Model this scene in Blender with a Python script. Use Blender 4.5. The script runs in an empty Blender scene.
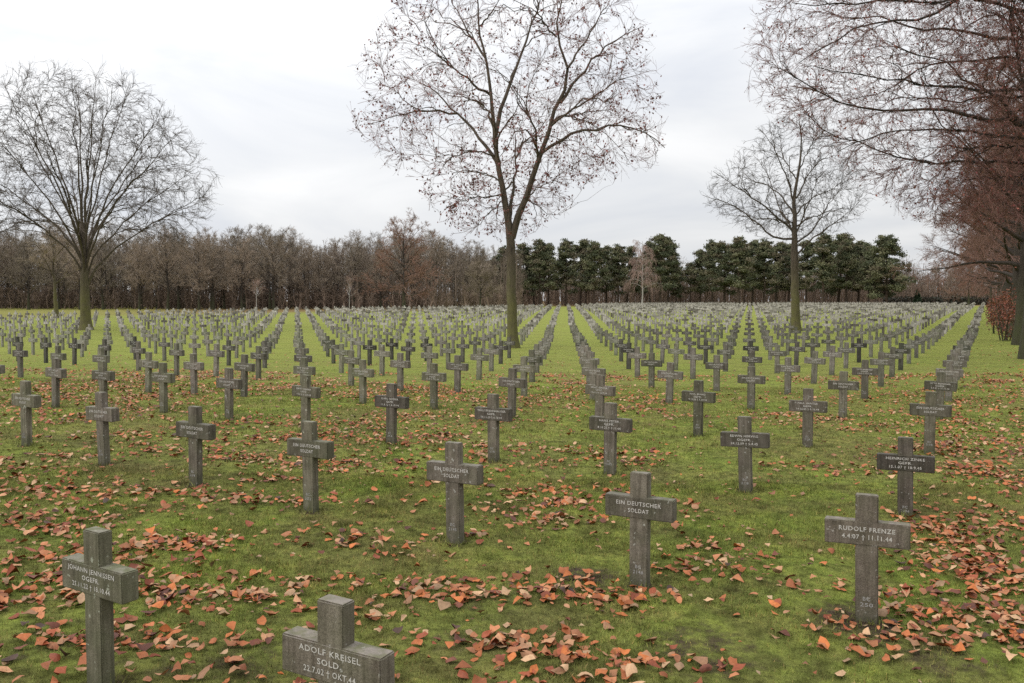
import bpy, math, random
import numpy as np
R = math.radians
rng = np.random.default_rng(7)
random.seed(7)
scene = bpy.context.scene
COL = scene.collection

# ---------------------------------------------------------------- camera model (used to turn a pixel into a ground point)
F, PIT, CH = 826.0, 0.05, 1.70
HOR = 341.5 - F*math.tan(PIT)
def sstep(x, a, b):
    t = np.clip((x-a)/(b-a), 0, 1); return t*t*(3-2*t)
def TZ(x, y):
    """gentle relief of the burial field: tilted and slightly domed near by, a shallow dip, then a slow rise to the woods"""
    x = np.asarray(x, float); y = np.asarray(y, float)
    Y = np.where(y < 21, y, 21 + 6*np.tanh((y-21)/6)); Y = np.maximum(Y, -3)
    X = 13*np.tanh(x/13)
    X, Y = X/10, Y/10
    q = -.3131*X + .1663*Y + .0969*X*X + .1251*X*Y - .0917*Y*Y
    r = np.hypot(x, y)
    return q*(1-sstep(r, 30, 75)) + .5*sstep(r, 32, 100) + .27*sstep(r, 100, 160)
def gpt(u, v, z=0.0):
    a = (u - 512) / F; b = -(v - 341.5) / F
    dy = math.cos(PIT) + b * math.sin(PIT); dz = b * math.cos(PIT) - math.sin(PIT)
    t = np.geomspace(1.2, 260, 6000)
    f = CH + dz*t - z - TZ(a*t, dy*t)
    k = np.nonzero(f < 0)[0]; k = int(k[0]) if len(k) else len(t)-1
    if k > 0 and k < len(t)-1:
        w_ = f[k-1]/(f[k-1]-f[k]); tt = t[k-1]*(1-w_) + t[k]*w_
    else: tt = t[k]
    return np.array([a*tt, dy*tt, float(TZ(a*tt, dy*tt))])
def ppt(u, v, y):                       # point at depth y seen at a pixel
    a = (u - 512) / F; b = -(v - 341.5) / F
    dy = math.cos(PIT) + b * math.sin(PIT); dz = b * math.cos(PIT) - math.sin(PIT)
    t = y / dy
    return np.array([a * t, y, CH + dz * t])

# ---------------------------------------------------------------- helpers
def tag(o, label=None, cat=None, group=None, kind=None):
    if label: o['label'] = label
    if cat: o['category'] = cat
    if group: o['group'] = group
    if kind: o['kind'] = kind
    return o
def empty(name, loc, rz=0.0):
    o = bpy.data.objects.new(name, None); COL.objects.link(o)
    o.empty_display_size = 0.2
    o.location = loc; o.rotation_euler = (0, 0, rz)
    return o
def link(name, me, parent=None):
    o = bpy.data.objects.new(name, me); COL.objects.link(o)
    if parent is not None: o.parent = parent
    return o
def mesh_np(name, V, faces_list, mat=None, smooth=False):
    """faces_list: list of int arrays (N,k)"""
    me = bpy.data.meshes.new(name)
    V = np.asarray(V, np.float32)
    me.vertices.add(len(V)); me.vertices.foreach_set('co', V.ravel())
    loops = np.concatenate([f.ravel() for f in faces_list]).astype(np.int32)
    sizes = np.concatenate([np.full(len(f), f.shape[1], np.int32) for f in faces_list])
    starts = np.concatenate([[0], np.cumsum(sizes)[:-1]]).astype(np.int32)
    me.loops.add(len(loops)); me.loops.foreach_set('vertex_index', loops)
    me.polygons.add(len(sizes)); me.polygons.foreach_set('loop_start', starts)
    me.polygons.foreach_set('loop_total', sizes)
    me.polygons.foreach_set('use_smooth', np.full(len(sizes), smooth))
    me.update(calc_edges=True); me.validate()
    if mat: me.materials.append(mat)
    return me
def vcol(me, cols, name='tint'):
    at = me.color_attributes.new(name, 'FLOAT_COLOR', 'POINT')
    c = np.ones((len(cols), 4), np.float32); c[:, :3] = cols
    at.data.foreach_set('color', c.ravel())
def vval(me, vals, name):
    at = me.attributes.new(name, 'FLOAT', 'POINT')
    at.data.foreach_set('value', np.asarray(vals, np.float32))

class Box:
    def __init__(s): s.V = []; s.F = []
    def box(s, x0, x1, y0, y1, z0, z1, bev=0.0):
        n = len(s.V)
        s.V += [(x0,y0,z0),(x1,y0,z0),(x1,y1,z0),(x0,y1,z0),(x0,y0,z1),(x1,y0,z1),(x1,y1,z1),(x0,y1,z1)]
        s.F += [(n,n+3,n+2,n+1),(n+4,n+5,n+6,n+7),(n,n+1,n+5,n+4),(n+1,n+2,n+6,n+5),(n+2,n+3,n+7,n+6),(n+3,n,n+4,n+7)]

# value-noise for placing things (world-space)
class VNoise:
    def __init__(s, seed): s.t = np.random.default_rng(seed).random((256, 256))
    def at(s, x, y, sc):
        x = np.asarray(x) * sc + 100; y = np.asarray(y) * sc + 100
        xi = np.floor(x).astype(int); yi = np.floor(y).astype(int)
        fx = x - xi; fy = y - yi
        fx = fx*fx*(3-2*fx); fy = fy*fy*(3-2*fy)
        t = s.t
        g = lambda a, b: t[a % 256, b % 256]
        return (g(xi,yi)*(1-fx)+g(xi+1,yi)*fx)*(1-fy)+(g(xi,yi+1)*(1-fx)+g(xi+1,yi+1)*fx)*fy
    def fbm(s, x, y, sc): return (s.at(x,y,sc)*.5+s.at(x,y,sc*2.1)*.3+s.at(x,y,sc*4.3)*.2)
VN = VNoise(3)

# ---------------------------------------------------------------- materials
def newmat(name):
    m = bpy.data.materials.new(name); m.use_nodes = True
    nt = m.node_tree; nt.nodes.clear()
    out = nt.nodes.new('ShaderNodeOutputMaterial'); b = nt.nodes.new('ShaderNodeBsdfPrincipled')
    nt.links.new(b.outputs[0], out.inputs[0])
    b.inputs['Roughness'].default_value = .9
    b.inputs['Specular IOR Level'].default_value = .25
    return m, nt, b
def nd(nt, t, **kw):
    n = nt.nodes.new(t)
    for k, v in kw.items(): setattr(n, k, v)
    return n
def noise(nt, vec, scale, detail=4, rough=.55, dist=0):
    n = nd(nt, 'ShaderNodeTexNoise')
    n.inputs['Scale'].default_value = scale; n.inputs['Detail'].default_value = detail
    n.inputs['Roughness'].default_value = rough; n.inputs['Distortion'].default_value = dist
    if vec is not None: nt.links.new(vec, n.inputs['Vector'])
    return n.outputs['Fac']
def ramp(nt, fac, stops):
    n = nd(nt, 'ShaderNodeValToRGB'); cr = n.color_ramp
    while len(cr.elements) < len(stops): cr.elements.new(.5)
    for e, (p, c) in zip(cr.elements, stops):
        e.position = p; e.color = (*c, 1) if len(c) == 3 else c
    nt.links.new(fac, n.inputs[0]); return n.outputs[0]
def mix(nt, fac, a, b, mode='MIX'):
    n = nd(nt, 'ShaderNodeMix', data_type='RGBA', blend_type=mode)
    for s, v in ((0, fac), (6, a), (7, b)):
        if hasattr(v, 'is_linked'): nt.links.new(v, n.inputs[s])
        elif isinstance(v, (int, float)): n.inputs[s].default_value = v
        else: n.inputs[s].default_value = (*v, 1)
    return n.outputs[2]
def math_n(nt, op, a, b=0.0):
    n = nd(nt, 'ShaderNodeMath', operation=op)
    for s, v in ((0, a), (1, b)):
        if hasattr(v, 'is_linked'): nt.links.new(v, n.inputs[s])
        else: n.inputs[s].default_value = v
    return n.outputs[0]
def bump(nt, b, h, strength, dist):
    n = nd(nt, 'ShaderNodeBump'); n.inputs['Strength'].default_value = strength
    n.inputs['Distance'].default_value = dist
    nt.links.new(h, n.inputs['Height']); nt.links.new(n.outputs[0], b.inputs['Normal'])

def stone_mat(name, far=False):
    m, nt, b = newmat(name)
    tc = nd(nt, 'ShaderNodeTexCoord'); oi = nd(nt, 'ShaderNodeObjectInfo'); geo = nd(nt, 'ShaderNodeNewGeometry')
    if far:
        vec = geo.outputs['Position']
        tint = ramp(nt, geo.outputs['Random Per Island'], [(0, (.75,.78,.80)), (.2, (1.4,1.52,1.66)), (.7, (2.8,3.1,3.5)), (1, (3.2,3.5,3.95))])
    else:
        va = nd(nt, 'ShaderNodeVectorMath', operation='ADD')
        nt.links.new(tc.outputs['Object'], va.inputs[0]); nt.links.new(oi.outputs['Location'], va.inputs[1])
        vec = va.outputs[0]; tint = oi.outputs['Color']
    n1 = noise(nt, vec, 9, 6, .65)
    base = ramp(nt, n1, [(.25, (.084,.071,.057)), (.5, (.142,.120,.099)), (.75, (.190,.164,.138))])
    # vertical run-off streaks
    mp = nd(nt, 'ShaderNodeMapping'); mp.inputs['Scale'].default_value = (38, 38, 3.0)
    nt.links.new(vec, mp.inputs[0])
    st = ramp(nt, noise(nt, mp.outputs[0], 1, 4, .6), [(.36, (.42,.40,.36)), (.62, (1.05,1.05,1.05))])
    base = mix(nt, .75, base, st, 'MULTIPLY')
    # algae
    al = ramp(nt, noise(nt, vec, 4.2, 5, .6), [(.42, (0,0,0)), (.62, (1,1,1))])
    base = mix(nt, math_n(nt, 'MULTIPLY', al, .15 if far else .42), base, (.088, .090, .052))
    # aggregate specks and pale lichen
    sp = ramp(nt, noise(nt, vec, 260, 2, .5), [(.36, (.62,.6,.58)), (.5, (1,1,1)), (.66, (1.35,1.33,1.3))])
    base = mix(nt, .8, base, sp, 'MULTIPLY')
    li = ramp(nt, noise(nt, vec, 34, 3, .5), [(.66, (0,0,0)), (.70, (1,1,1))])
    base = mix(nt, math_n(nt, 'MULTIPLY', li, .55), base, (.40, .39, .36))
    if not far:      # damp splash zone and moss at the foot
        so_ = nd(nt, 'ShaderNodeSeparateXYZ'); nt.links.new(tc.outputs['Object'], so_.inputs[0])
        fz = nd(nt, 'ShaderNodeMapRange'); fz.inputs[1].default_value = .17; fz.inputs[2].default_value = .0
        nt.links.new(so_.outputs[2], fz.inputs[0])
        fm = math_n(nt, 'MULTIPLY', fz.outputs[0], ramp(nt, noise(nt, vec, 16, 4, .6), [(.3, (.2,)*3), (.6, (1,1,1))]))
        base = mix(nt, math_n(nt, 'MULTIPLY', fm, .8), base, (.052, .056, .030))
    # paler top faces with greenish patches
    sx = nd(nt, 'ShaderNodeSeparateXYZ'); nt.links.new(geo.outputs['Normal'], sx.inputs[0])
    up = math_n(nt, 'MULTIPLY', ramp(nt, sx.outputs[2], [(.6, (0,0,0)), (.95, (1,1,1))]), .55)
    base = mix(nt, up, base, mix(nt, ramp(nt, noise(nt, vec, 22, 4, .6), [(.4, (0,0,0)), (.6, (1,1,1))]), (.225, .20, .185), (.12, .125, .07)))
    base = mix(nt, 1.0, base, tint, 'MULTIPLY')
    nt.links.new(base, b.inputs['Base Color'])
    b.inputs['Roughness'].default_value = .88
    if not far:
        hh = math_n(nt, 'ADD', noise(nt, vec, 90, 4, .65), math_n(nt, 'MULTIPLY', noise(nt, vec, 14, 3), 1.5))
        bump(nt, b, hh, .35, .006)
    return m
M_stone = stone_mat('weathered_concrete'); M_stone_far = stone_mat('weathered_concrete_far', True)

def plain(name, cols, scale, rough=.9, coord='Object'):
    m, nt, b = newmat(name); tc = nd(nt, 'ShaderNodeTexCoord')
    c = ramp(nt, noise(nt, tc.outputs[coord], scale, 5, .6), [(i/(len(cols)-1)*.5+.25, c) for i, c in enumerate(cols)])
    nt.links.new(c, b.inputs['Base Color']); b.inputs['Roughness'].default_value = rough
    return m
M_letter = plain('letter_paint', [(.30,.28,.25), (.56,.53,.49)], 60)
M_number = plain('number_paint', [(.17,.16,.15), (.34,.33,.31)], 60)

def ground_colour(nt):
    geo = nd(nt, 'ShaderNodeNewGeometry'); P = geo.outputs['Position']
    c = ramp(nt, noise(nt, P, 1.3, 6, .6), [(.26, (.098,.120,.028)), (.42, (.150,.194,.036)), (.58, (.198,.240,.046)), (.76, (.262,.236,.078))])
    p2 = ramp(nt, noise(nt, P, .35, 4, .55, .6), [(.38, (0,0,0)), (.62, (1,1,1))])
    c = mix(nt, math_n(nt, 'MULTIPLY', p2, .45), c, (.185, .150, .062))
    p5 = ramp(nt, noise(nt, P, 1.9, 5, .65, .4), [(.44, (0,0,0)), (.60, (1,1,1))])
    c = mix(nt, math_n(nt, 'MULTIPLY', p5, .38), c, (.15, .118, .055))
    p3 = ramp(nt, noise(nt, P, 26, 5, .7), [(.3, (.42,.42,.38)), (.55, (1,1,1)), (.8, (1.35,1.32,1.2))])
    c = mix(nt, .85, c, p3, 'MULTIPLY')
    p4 = ramp(nt, noise(nt, P, 8, 3, .6), [(.32, (.45,.43,.40)), (.5, (.98,.98,.98)), (.7, (1.38,1.34,1.22))])
    c = mix(nt, .8, c, p4, 'MULTIPLY')
    # the far lawn: fresher, yellower grass
    sx = nd(nt, 'ShaderNodeSeparateXYZ'); nt.links.new(P, sx.inputs[0])
    mr = nd(nt, 'ShaderNodeMapRange'); mr.inputs[1].default_value = 9; mr.inputs[2].default_value = 30
    nt.links.new(sx.outputs[1], mr.inputs[0])
    c = mix(nt, math_n(nt, 'MULTIPLY', mr.outputs[0], .6), c, (.225, .25, .055))
    return c, P
def ground_mat():
    m, nt, b = newmat('mossy_lawn')
    c, P = ground_colour(nt)
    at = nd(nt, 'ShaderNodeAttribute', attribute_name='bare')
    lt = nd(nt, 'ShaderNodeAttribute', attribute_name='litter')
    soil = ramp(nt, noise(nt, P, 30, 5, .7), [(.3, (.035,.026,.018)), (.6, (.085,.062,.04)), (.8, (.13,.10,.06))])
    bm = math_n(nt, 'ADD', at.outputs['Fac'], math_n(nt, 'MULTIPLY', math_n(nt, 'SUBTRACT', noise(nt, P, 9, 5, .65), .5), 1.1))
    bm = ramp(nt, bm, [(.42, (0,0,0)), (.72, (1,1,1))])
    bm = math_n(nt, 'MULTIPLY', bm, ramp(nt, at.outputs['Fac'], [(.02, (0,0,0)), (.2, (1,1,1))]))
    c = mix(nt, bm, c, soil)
    lc = ramp(nt, noise(nt, P, 2.5, 5, .7), [(.3, (.075,.045,.028)), (.55, (.16,.08,.05)), (.8, (.22,.135,.085))])
    lm = math_n(nt, 'MULTIPLY', lt.outputs['Fac'], ramp(nt, noise(nt, P, .8, 5, .7), [(.25, (.5,.5,.5)), (.55, (1,1,1))]))
    c = mix(nt, lm, c, lc)
    nt.links.new(c, b.inputs['Base Color']); b.inputs['Roughness'].default_value = 1
    b.inputs['Specular IOR Level'].default_value = .08
    bump(nt, b, math_n(nt, 'ADD', noise(nt, P, 55, 6, .75), noise(nt, P, 12, 3)), .9, .03)
    return m
M_ground = ground_mat()
def blade_mat():
    m, nt, b = newmat('grass_blade')
    c, P = ground_colour(nt)
    at = nd(nt, 'ShaderNodeAttribute', attribute_name='tint')
    c = mix(nt, 1, c, at.outputs['Color'], 'MULTIPLY')
    nt.links.new(c, b.inputs['Base Color']); b.inputs['Roughness'].default_value = .7
    b.inputs['Specular IOR Level'].default_value = .15
    return m
M_blade = blade_mat()
def attr_mat(name, rough=.75, spec=.25, var=.5):
    m, nt, b = newmat(name)
    at = nd(nt, 'ShaderNodeAttribute', attribute_name='tint'); geo = nd(nt, 'ShaderNodeNewGeometry')
    v = ramp(nt, noise(nt, geo.outputs['Position'], 70, 4, .6), [(.3, (.55,.52,.5)), (.6, (1.1,1.1,1.1))])
    c = mix(nt, var, at.outputs['Color'], v, 'MULTIPLY')
    nt.links.new(c, b.inputs['Base Color']); b.inputs['Roughness'].default_value = rough
    b.inputs['Specular IOR Level'].default_value = spec
    return m
M_leaf = attr_mat('dead_leaf', .6, .3)
M_needle = attr_mat('pine_needles', .8, .15, .2)
def bark_mat(name, dark, light, moss=None, mossh=3.0):
    m, nt, b = newmat(name)
    tc = nd(nt, 'ShaderNodeTexCoord'); O = tc.outputs['Object']
    mp = nd(nt, 'ShaderNodeMapping'); mp.inputs['Scale'].default_value = (14, 14, 2.2)
    nt.links.new(O, mp.inputs[0])
    n = noise(nt, mp.outputs[0], 1.2, 6, .7)
    c = ramp(nt, n, [(.3, dark), (.7, light)])
    if moss:
        sx = nd(nt, 'ShaderNodeSeparateXYZ'); nt.links.new(O, sx.inputs[0])
        mr = nd(nt, 'ShaderNodeMapRange'); mr.inputs[1].default_value = mossh; mr.inputs[2].default_value = mossh*.25
        nt.links.new(sx.outputs[2], mr.inputs[0])
        f = math_n(nt, 'MULTIPLY', mr.outputs[0], ramp(nt, noise(nt, O, 3, 5, .65), [(.3, (.25,)*3), (.6, (1,1,1))]))
        c = mix(nt, math_n(nt, 'MULTIPLY', f, .85), c, moss)
    nt.links.new(c, b.inputs['Base Color']); b.inputs['Roughness'].default_value = .95
    bump(nt, b, n, .6, .03)
    return m
M_bark = bark_mat('mossy_bark', (.028,.022,.018), (.125,.098,.072), (.115,.112,.034), 3.8)
M_bark_dark = bark_mat('dark_bark', (.022,.018,.015), (.065,.052,.042), (.05,.055,.022), 3)
M_bark_pine = bark_mat('pine_bark', (.035,.027,.022), (.10,.07,.05))
M_bark_birch = bark_mat('birch_bark', (.22,.20,.18), (.42,.40,.37))
def twig_mat(name, a, b_):
    m, nt, b = newmat(name); geo = nd(nt, 'ShaderNodeNewGeometry'); oi = nd(nt, 'ShaderNodeObjectInfo')
    c = ramp(nt, geo.outputs['Random Per Island'], [(0, a), (1, b_)])
    v = ramp(nt, oi.outputs['Random'], [(0, (.78,.80,.78)), (1, (1.2,1.14,1.1))])
    c = mix(nt, 1, c, v, 'MULTIPLY')
    nt.links.new(c, b.inputs['Base Color']); b.inputs['Roughness'].default_value = .9
    return m
M_twig = twig_mat('bare_twigs', (.05,.040,.036), (.12,.095,.08))
M_twig_red = twig_mat('reddish_twigs', (.085,.047,.041), (.20,.105,.09))
M_twig_beech = twig_mat('beech_twigs', (.105,.062,.050), (.235,.138,.112))
M_twig_wood = twig_mat('woodland_twigs', (.145,.120,.094), (.30,.245,.19))
M_twig_rust = twig_mat('rusty_twigs', (.135,.08,.058), (.26,.155,.115))
M_twig_dark = twig_mat('shaded_brush', (.10,.076,.058), (.20,.15,.115))
M_twig_birch = twig_mat('birch_twigs', (.17,.12,.105), (.30,.22,.19))

# ---------------------------------------------------------------- ground sheet
def graded(lo, hi, step, far, n):
    g = np.geomspace(step, far, n)
    return np.concatenate([-np.cumsum(g)[::-1] + lo, np.arange(lo, hi, step), hi + np.concatenate([[0], np.cumsum(g)])])
gx = graded(-9.0, 9.0, .09, 90, 48); gy = graded(2.5, 15, .09, 90, 48)
GX, GY = np.meshgrid(gx, gy)
def hgt(x, y):
    r = np.hypot(x, y)
    f = np.exp(-(r/45)**2)
    return ((VN.fbm(x, y, .9)-.5)*.035 + (VN.at(x, y, 4.2)-.5)*.022) * f + TZ(x, y)
def gz(x, y): return float(hgt(np.array(x), np.array(y)))

# ---------------------------------------------------------------- the lattice of crosses
MEAS = {(0,0):(866.7,621),(1,0):(639.7,585),(2,0):(455.5,543.4),(3,0):(311.2,512),(4,0):(195.8,485.8),(5,0):(104.5,464.6),(6,0):(27,445.5),
(0,1):(905.4,514.9),(1,1):(745.9,491.6),(2,1):(610,474.7),(3,1):(493.8,460.7),(4,1):(391.3,444.7),(6,1):(229,419),(7,1):(163.8,412.3),
(0,2):(929,455),(1,2):(807.4,446.8),(2,2):(698,435),(4,2):(511.6,417),(5,2):(434,408.3),(6,2):(362.9,403),
(1,3):(842.6,417.3),(2,3):(751,409),(3,3):(669,404.2),(4,4):(651.5,387.5),(5,5):(637.4,377),(6,3):(457.5,393),
(6,6):(628.6,369.1),(7,7):(621.1,361.7),(8,8):(615.8,355.4),(9,9):(610.9,350.6),(10,2):(148.4,392),(12,3):(176.8,375.5),(15,4):(164.5,360.7),(9,2):(194.3,394.5),(18,5):(155.7,353.5),(8,2):(244,396.7),(9,4):(382,375.8),(7,3):(400.4,391),(9,1):(55.7,407.2)}
meas = {k: gpt(*v)[:2] for k, v in MEAS.items()}
for k_, (u_, v_) in enumerate([(939.5,385.6),(949,372.7),(955,363.7),(958,357.7),(960,352.3),(961.5,347),(964.5,342.6)]): meas[(0, 3+k_)] = gpt(u_, v_, .4825)[:2]
meas[(1,-1)] = gpt(335, 599, .685)[:2]
meas[(2,-1)] = gpt(97, 525, .685)[:2]
AV = np.array([math.sin(.5217), math.cos(.5217)]) * 2.6056
IV = np.array([-math.cos(.5217), math.sin(.5217)]) * 1.2835
kk = list(meas); res = np.array([meas[k] - k[0]*IV - k[1]*AV for k in kk])
ORG = np.array([1.853, 4.229]); res = res - ORG
kxy = np.array([ORG + k[0]*IV + k[1]*AV for k in kk])
def cross_pos(i, j):
    if (i, j) in meas: return meas[(i, j)]
    p = ORG + i*IV + j*AV
    w = np.exp(-np.sum((kxy - p)**2, 1) / (2*2.2**2))
    return p + (w[:, None]*res).sum(0) / (w.sum() + .25)
# outer edge of the burial field, clockwise, on the ground
FIELD = np.array([gpt(*p)[:2] for p in ((0,321),(120,317),(200,315.5),(300,313.2),(450,311),(560,308.5),(610,306),(680,304.6),(800,304.6),(900,304.8),(968,304.6))])
FAR_D = np.hypot(FIELD[:,0], FIELD[:,1]); FAR_A = np.arctan2(FIELD[:,0], FIELD[:,1])
FAR_D = np.minimum(FAR_D, 152); print('far', np.round(FAR_D))
TREES_XY = [gpt(513,348)[:2], gpt(86,330)[:2], gpt(796,331)[:2], gpt(57,318)[:2]]
cr = []
for j in range(-1, 80):
    for i in range(0, 200):
        if j == -1 and i not in (1, 2): continue
        p = cross_pos(i, j)
        a = math.atan2(p[0], p[1]); d = float(np.hypot(*p))
        if p[1] < 1 or abs(a) > R(37): continue
        if d > np.interp(a, FAR_A, FAR_D): continue
        if any(np.hypot(*(p - t)) < .55 or (0 < t[1]-p[1] < 4.5 and abs(p[0]-t[0]*p[1]/t[1]) < .42) for t in TREES_XY[:3]): continue
        cr.append((d, i, j, p, a))
cr.sort(key=lambda c: c[0])
inview = [c for c in cr if abs(c[4]) < R(32.4)]
near_ids = {(c[1], c[2]) for c in inview[:300]}
THETA = R(-30.0)

def cross_part(kind, seed):
    r = random.Random(seed)
    import bmesh
    bm = bmesh.new()
    if kind == 'shaft': dims, c = (.110, .060, .785), (0, 0, .685-.785/2)
    else: dims, c = (.412, .076, .125), (0, .004, .4825)
    bmesh.ops.create_cube(bm, size=1)
    for v in bm.verts:
        v.co = (v.co.x*dims[0]+c[0], v.co.y*dims[1]+c[1], v.co.z*dims[2]+c[2])
    bmesh.ops.subdivide_edges(bm, edges=[e for e in bm.edges if e.calc_length() > .3], cuts=3)
    bmesh.ops.bevel(bm, geom=[e for e in bm.edges if e.is_manifold and e.calc_face_angle(0) > .5], offset=.0045, segments=2, affect='EDGES')
    for v in bm.verts:
        v.co.x += r.uniform(-.0009, .0009); v.co.y += r.uniform(-.0009, .0009); v.co.z += r.uniform(-.0008, .0008)
    me = bpy.data.meshes.new(kind); bm.to_mesh(me); bm.free()
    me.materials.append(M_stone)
    return me
shafts = [cross_part('shaft', s) for s in range(4)]
bars = [cross_part('crossbar', 50+s) for s in range(4)]

def text_mesh(lines, y0, width, cap, gap, mat, front, lead=None):
    """lines centred, stacked from y0 downwards, each fitted to its own width"""
    Vs, Fs, n = [], [], 0
    for k, (s, w) in enumerate(lines):
        cu = bpy.data.curves.new('t', 'FONT'); cu.body = s; cu.align_x = 'CENTER'; cu.size = 1
        cu.resolution_u = 2; cu.extrude = 0; cu.offset = .014; cu.space_character = 1.12
        o = bpy.data.objects.new('t', cu); COL.objects.link(o)
        dg = bpy.context.evaluated_depsgraph_get(); ev = o.evaluated_get(dg)
        me = bpy.data.meshes.new_from_object(ev)
        v = np.array([x.co[:] for x in me.vertices]); f = [tuple(p.vertices) for p in me.polygons]
        bpy.data.objects.remove(o); bpy.data.curves.remove(cu); bpy.data.meshes.remove(me)
        v[:, 0] -= (v[:, 0].max()+v[:, 0].min())/2
        v[:, 0] *= w/(v[:, 0].max()-v[:, 0].min()); v[:, 1] *= cap/.73
        z = y0 - k*gap
        Vs.append(np.stack([v[:, 0], np.full(len(v), front), z + v[:, 1]], 1))
        Fs += [tuple(q+n for q in p) for p in f]; n += len(v)
    me = bpy.data.meshes.new('inscription')
    me.from_pydata([tuple(x) for x in np.concatenate(Vs)], [], Fs); me.materials.append(mat)
    return me
BF, SF = -.0352, -.0312
CHW = .0208
def insc(*lines):
    n = len(lines); cap = .024 if n == 2 else .0205
    gap = .041 if n == 2 else .033
    top = .4825 + (n-1)*gap/2 - cap/2 + .004
    return text_mesh([(s, min(.34, (.0142 if s[0].isdigit() else CHW)*len(s)*(.95 if n == 3 else 1))) for s in lines], top, .3, cap, gap, M_letter, BF)
soldat = insc('EIN DEUTSCHER', 'SOLDAT')
TEXTS = {(0,0): insc('RUDOLF FRENZE', '4.4.07 † 11.11.44'), (1,-1): insc('ADOLF KREISEL', 'SOLD.', '22.7.02 † OKT.44'),
 (2,-1): insc('JOHANN JENNISSEN', 'OGEFR.', '25.11.22 † 18.10.44'), (1,0): soldat, (2,0): soldat, (3,0): soldat, (4,0): soldat,
 (0,1): insc('HEINRICH ZINKE', 'GEFR.', '12.1.07 † 18.9.45'), (1,1): insc('EDWIN HERWIG', 'OGEFR.', '24.12.09 † 5.4.45'),
 (2,1): insc('HANS PETER', 'GEFR.', '8.10.26 † 3.11.44'), (3,1): insc('WILLI BRENNHAUSER', 'GEFR.', '16.11.26 † 6.10.44'),
 (1,2): insc('PAUL WINTER', 'GEFR.', '14.12.05 † 5.10.44'), (2,2): insc('PAUL BRAND', 'GEFR.', '4.12.06 † 5.10.44')}
pool = [insc('KARL HEIDER', 'GEFR.', '11.8.12 † 6.10.44'), insc('OTTO BRANDNER', 'OGEFR.', '3.5.21 † 17.11.44'),
        soldat, insc('FRITZ WELLER', 'SOLD.', '27.2.19 † 8.10.44'), insc('ERNST SANDER', 'UFFZ.', '19.6.15 † 22.9.44')]
def number_mesh(s):
    return text_mesh([('BC', .036), (s, .062)], .128, .06, .021, .031, M_number, SF)
NUMS = {(0,0): number_mesh('250'), (1,0): number_mesh('2148'), (2,0): number_mesh('2145')}
num_pool = [number_mesh(s) for s in ('2106', '218', '2052')]

ORD = ['', 'first','second','third','fourth','fifth','sixth','seventh','eighth','ninth','tenth','eleventh','twelfth','thirteenth','fourteenth','fifteenth',
 'sixteenth','seventeenth','eighteenth','nineteenth','twentieth']
TENS = {2:'twenty',3:'thirty',4:'forty',5:'fifty'}
def ordn(n):
    if n <= 20: return ORD[n]
    t, u = divmod(n, 10)
    return TENS[t][:-1]+'ieth' if u == 0 else TENS[t]+'-'+ORD[u]
SPECIAL = {
 (2,-1): 'large grey cross at the lower left corner with a three-line inscription on its bar',
 (1,-1): 'nearest grey cross, cut off by the bottom edge, its three inscription lines seen close up',
 (0,0): 'plain grey cross with two-line inscription, alone at lower right beside the leaf strip',
 (1,0): 'grey cross inscribed EIN DEUTSCHER SOLDAT beside the bare soil patch in the middle foreground',
 (2,0): 'grey cross inscribed EIN DEUTSCHER SOLDAT, second from the right of the four so inscribed',
 (3,0): 'grey cross inscribed EIN DEUTSCHER SOLDAT, third from the right of the four so inscribed',
 (4,0): 'grey cross inscribed EIN DEUTSCHER SOLDAT, smallest and leftmost of the four so inscribed',
 (0,1): 'dark green-stained cross directly behind the right-hand foreground cross with the two-line inscription',
}
def tint_for(i, j, d, p_):
    r = random.Random(i*131+j*7919)
    b = r.choice([1.0, .95, 1.08, .88, 1.02, .75, 1.12])
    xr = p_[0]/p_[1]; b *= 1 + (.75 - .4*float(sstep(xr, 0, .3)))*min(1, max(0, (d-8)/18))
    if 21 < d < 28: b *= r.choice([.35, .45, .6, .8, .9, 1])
    g = r.uniform(-.05, .05)
    g = r.uniform(-.03, .08)
    sh = (b*(1-g*.3), b*(1+max(g, 0)*.5), b*(1-abs(g)*1.4))
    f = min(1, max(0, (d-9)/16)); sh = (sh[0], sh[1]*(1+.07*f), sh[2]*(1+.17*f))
    k = r.choice([1, 1, .92, .78, .7])
    if (i, j) in ((0,1), (3,1), (4,1)): k = .62
    if (i, j) == (0,0): b, k, sh = 1.05, 1.0, (1.03, 1.0, .98)
    if j == -1: k = 1.0
    return sh, tuple(c*k for c in sh), b*k
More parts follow.
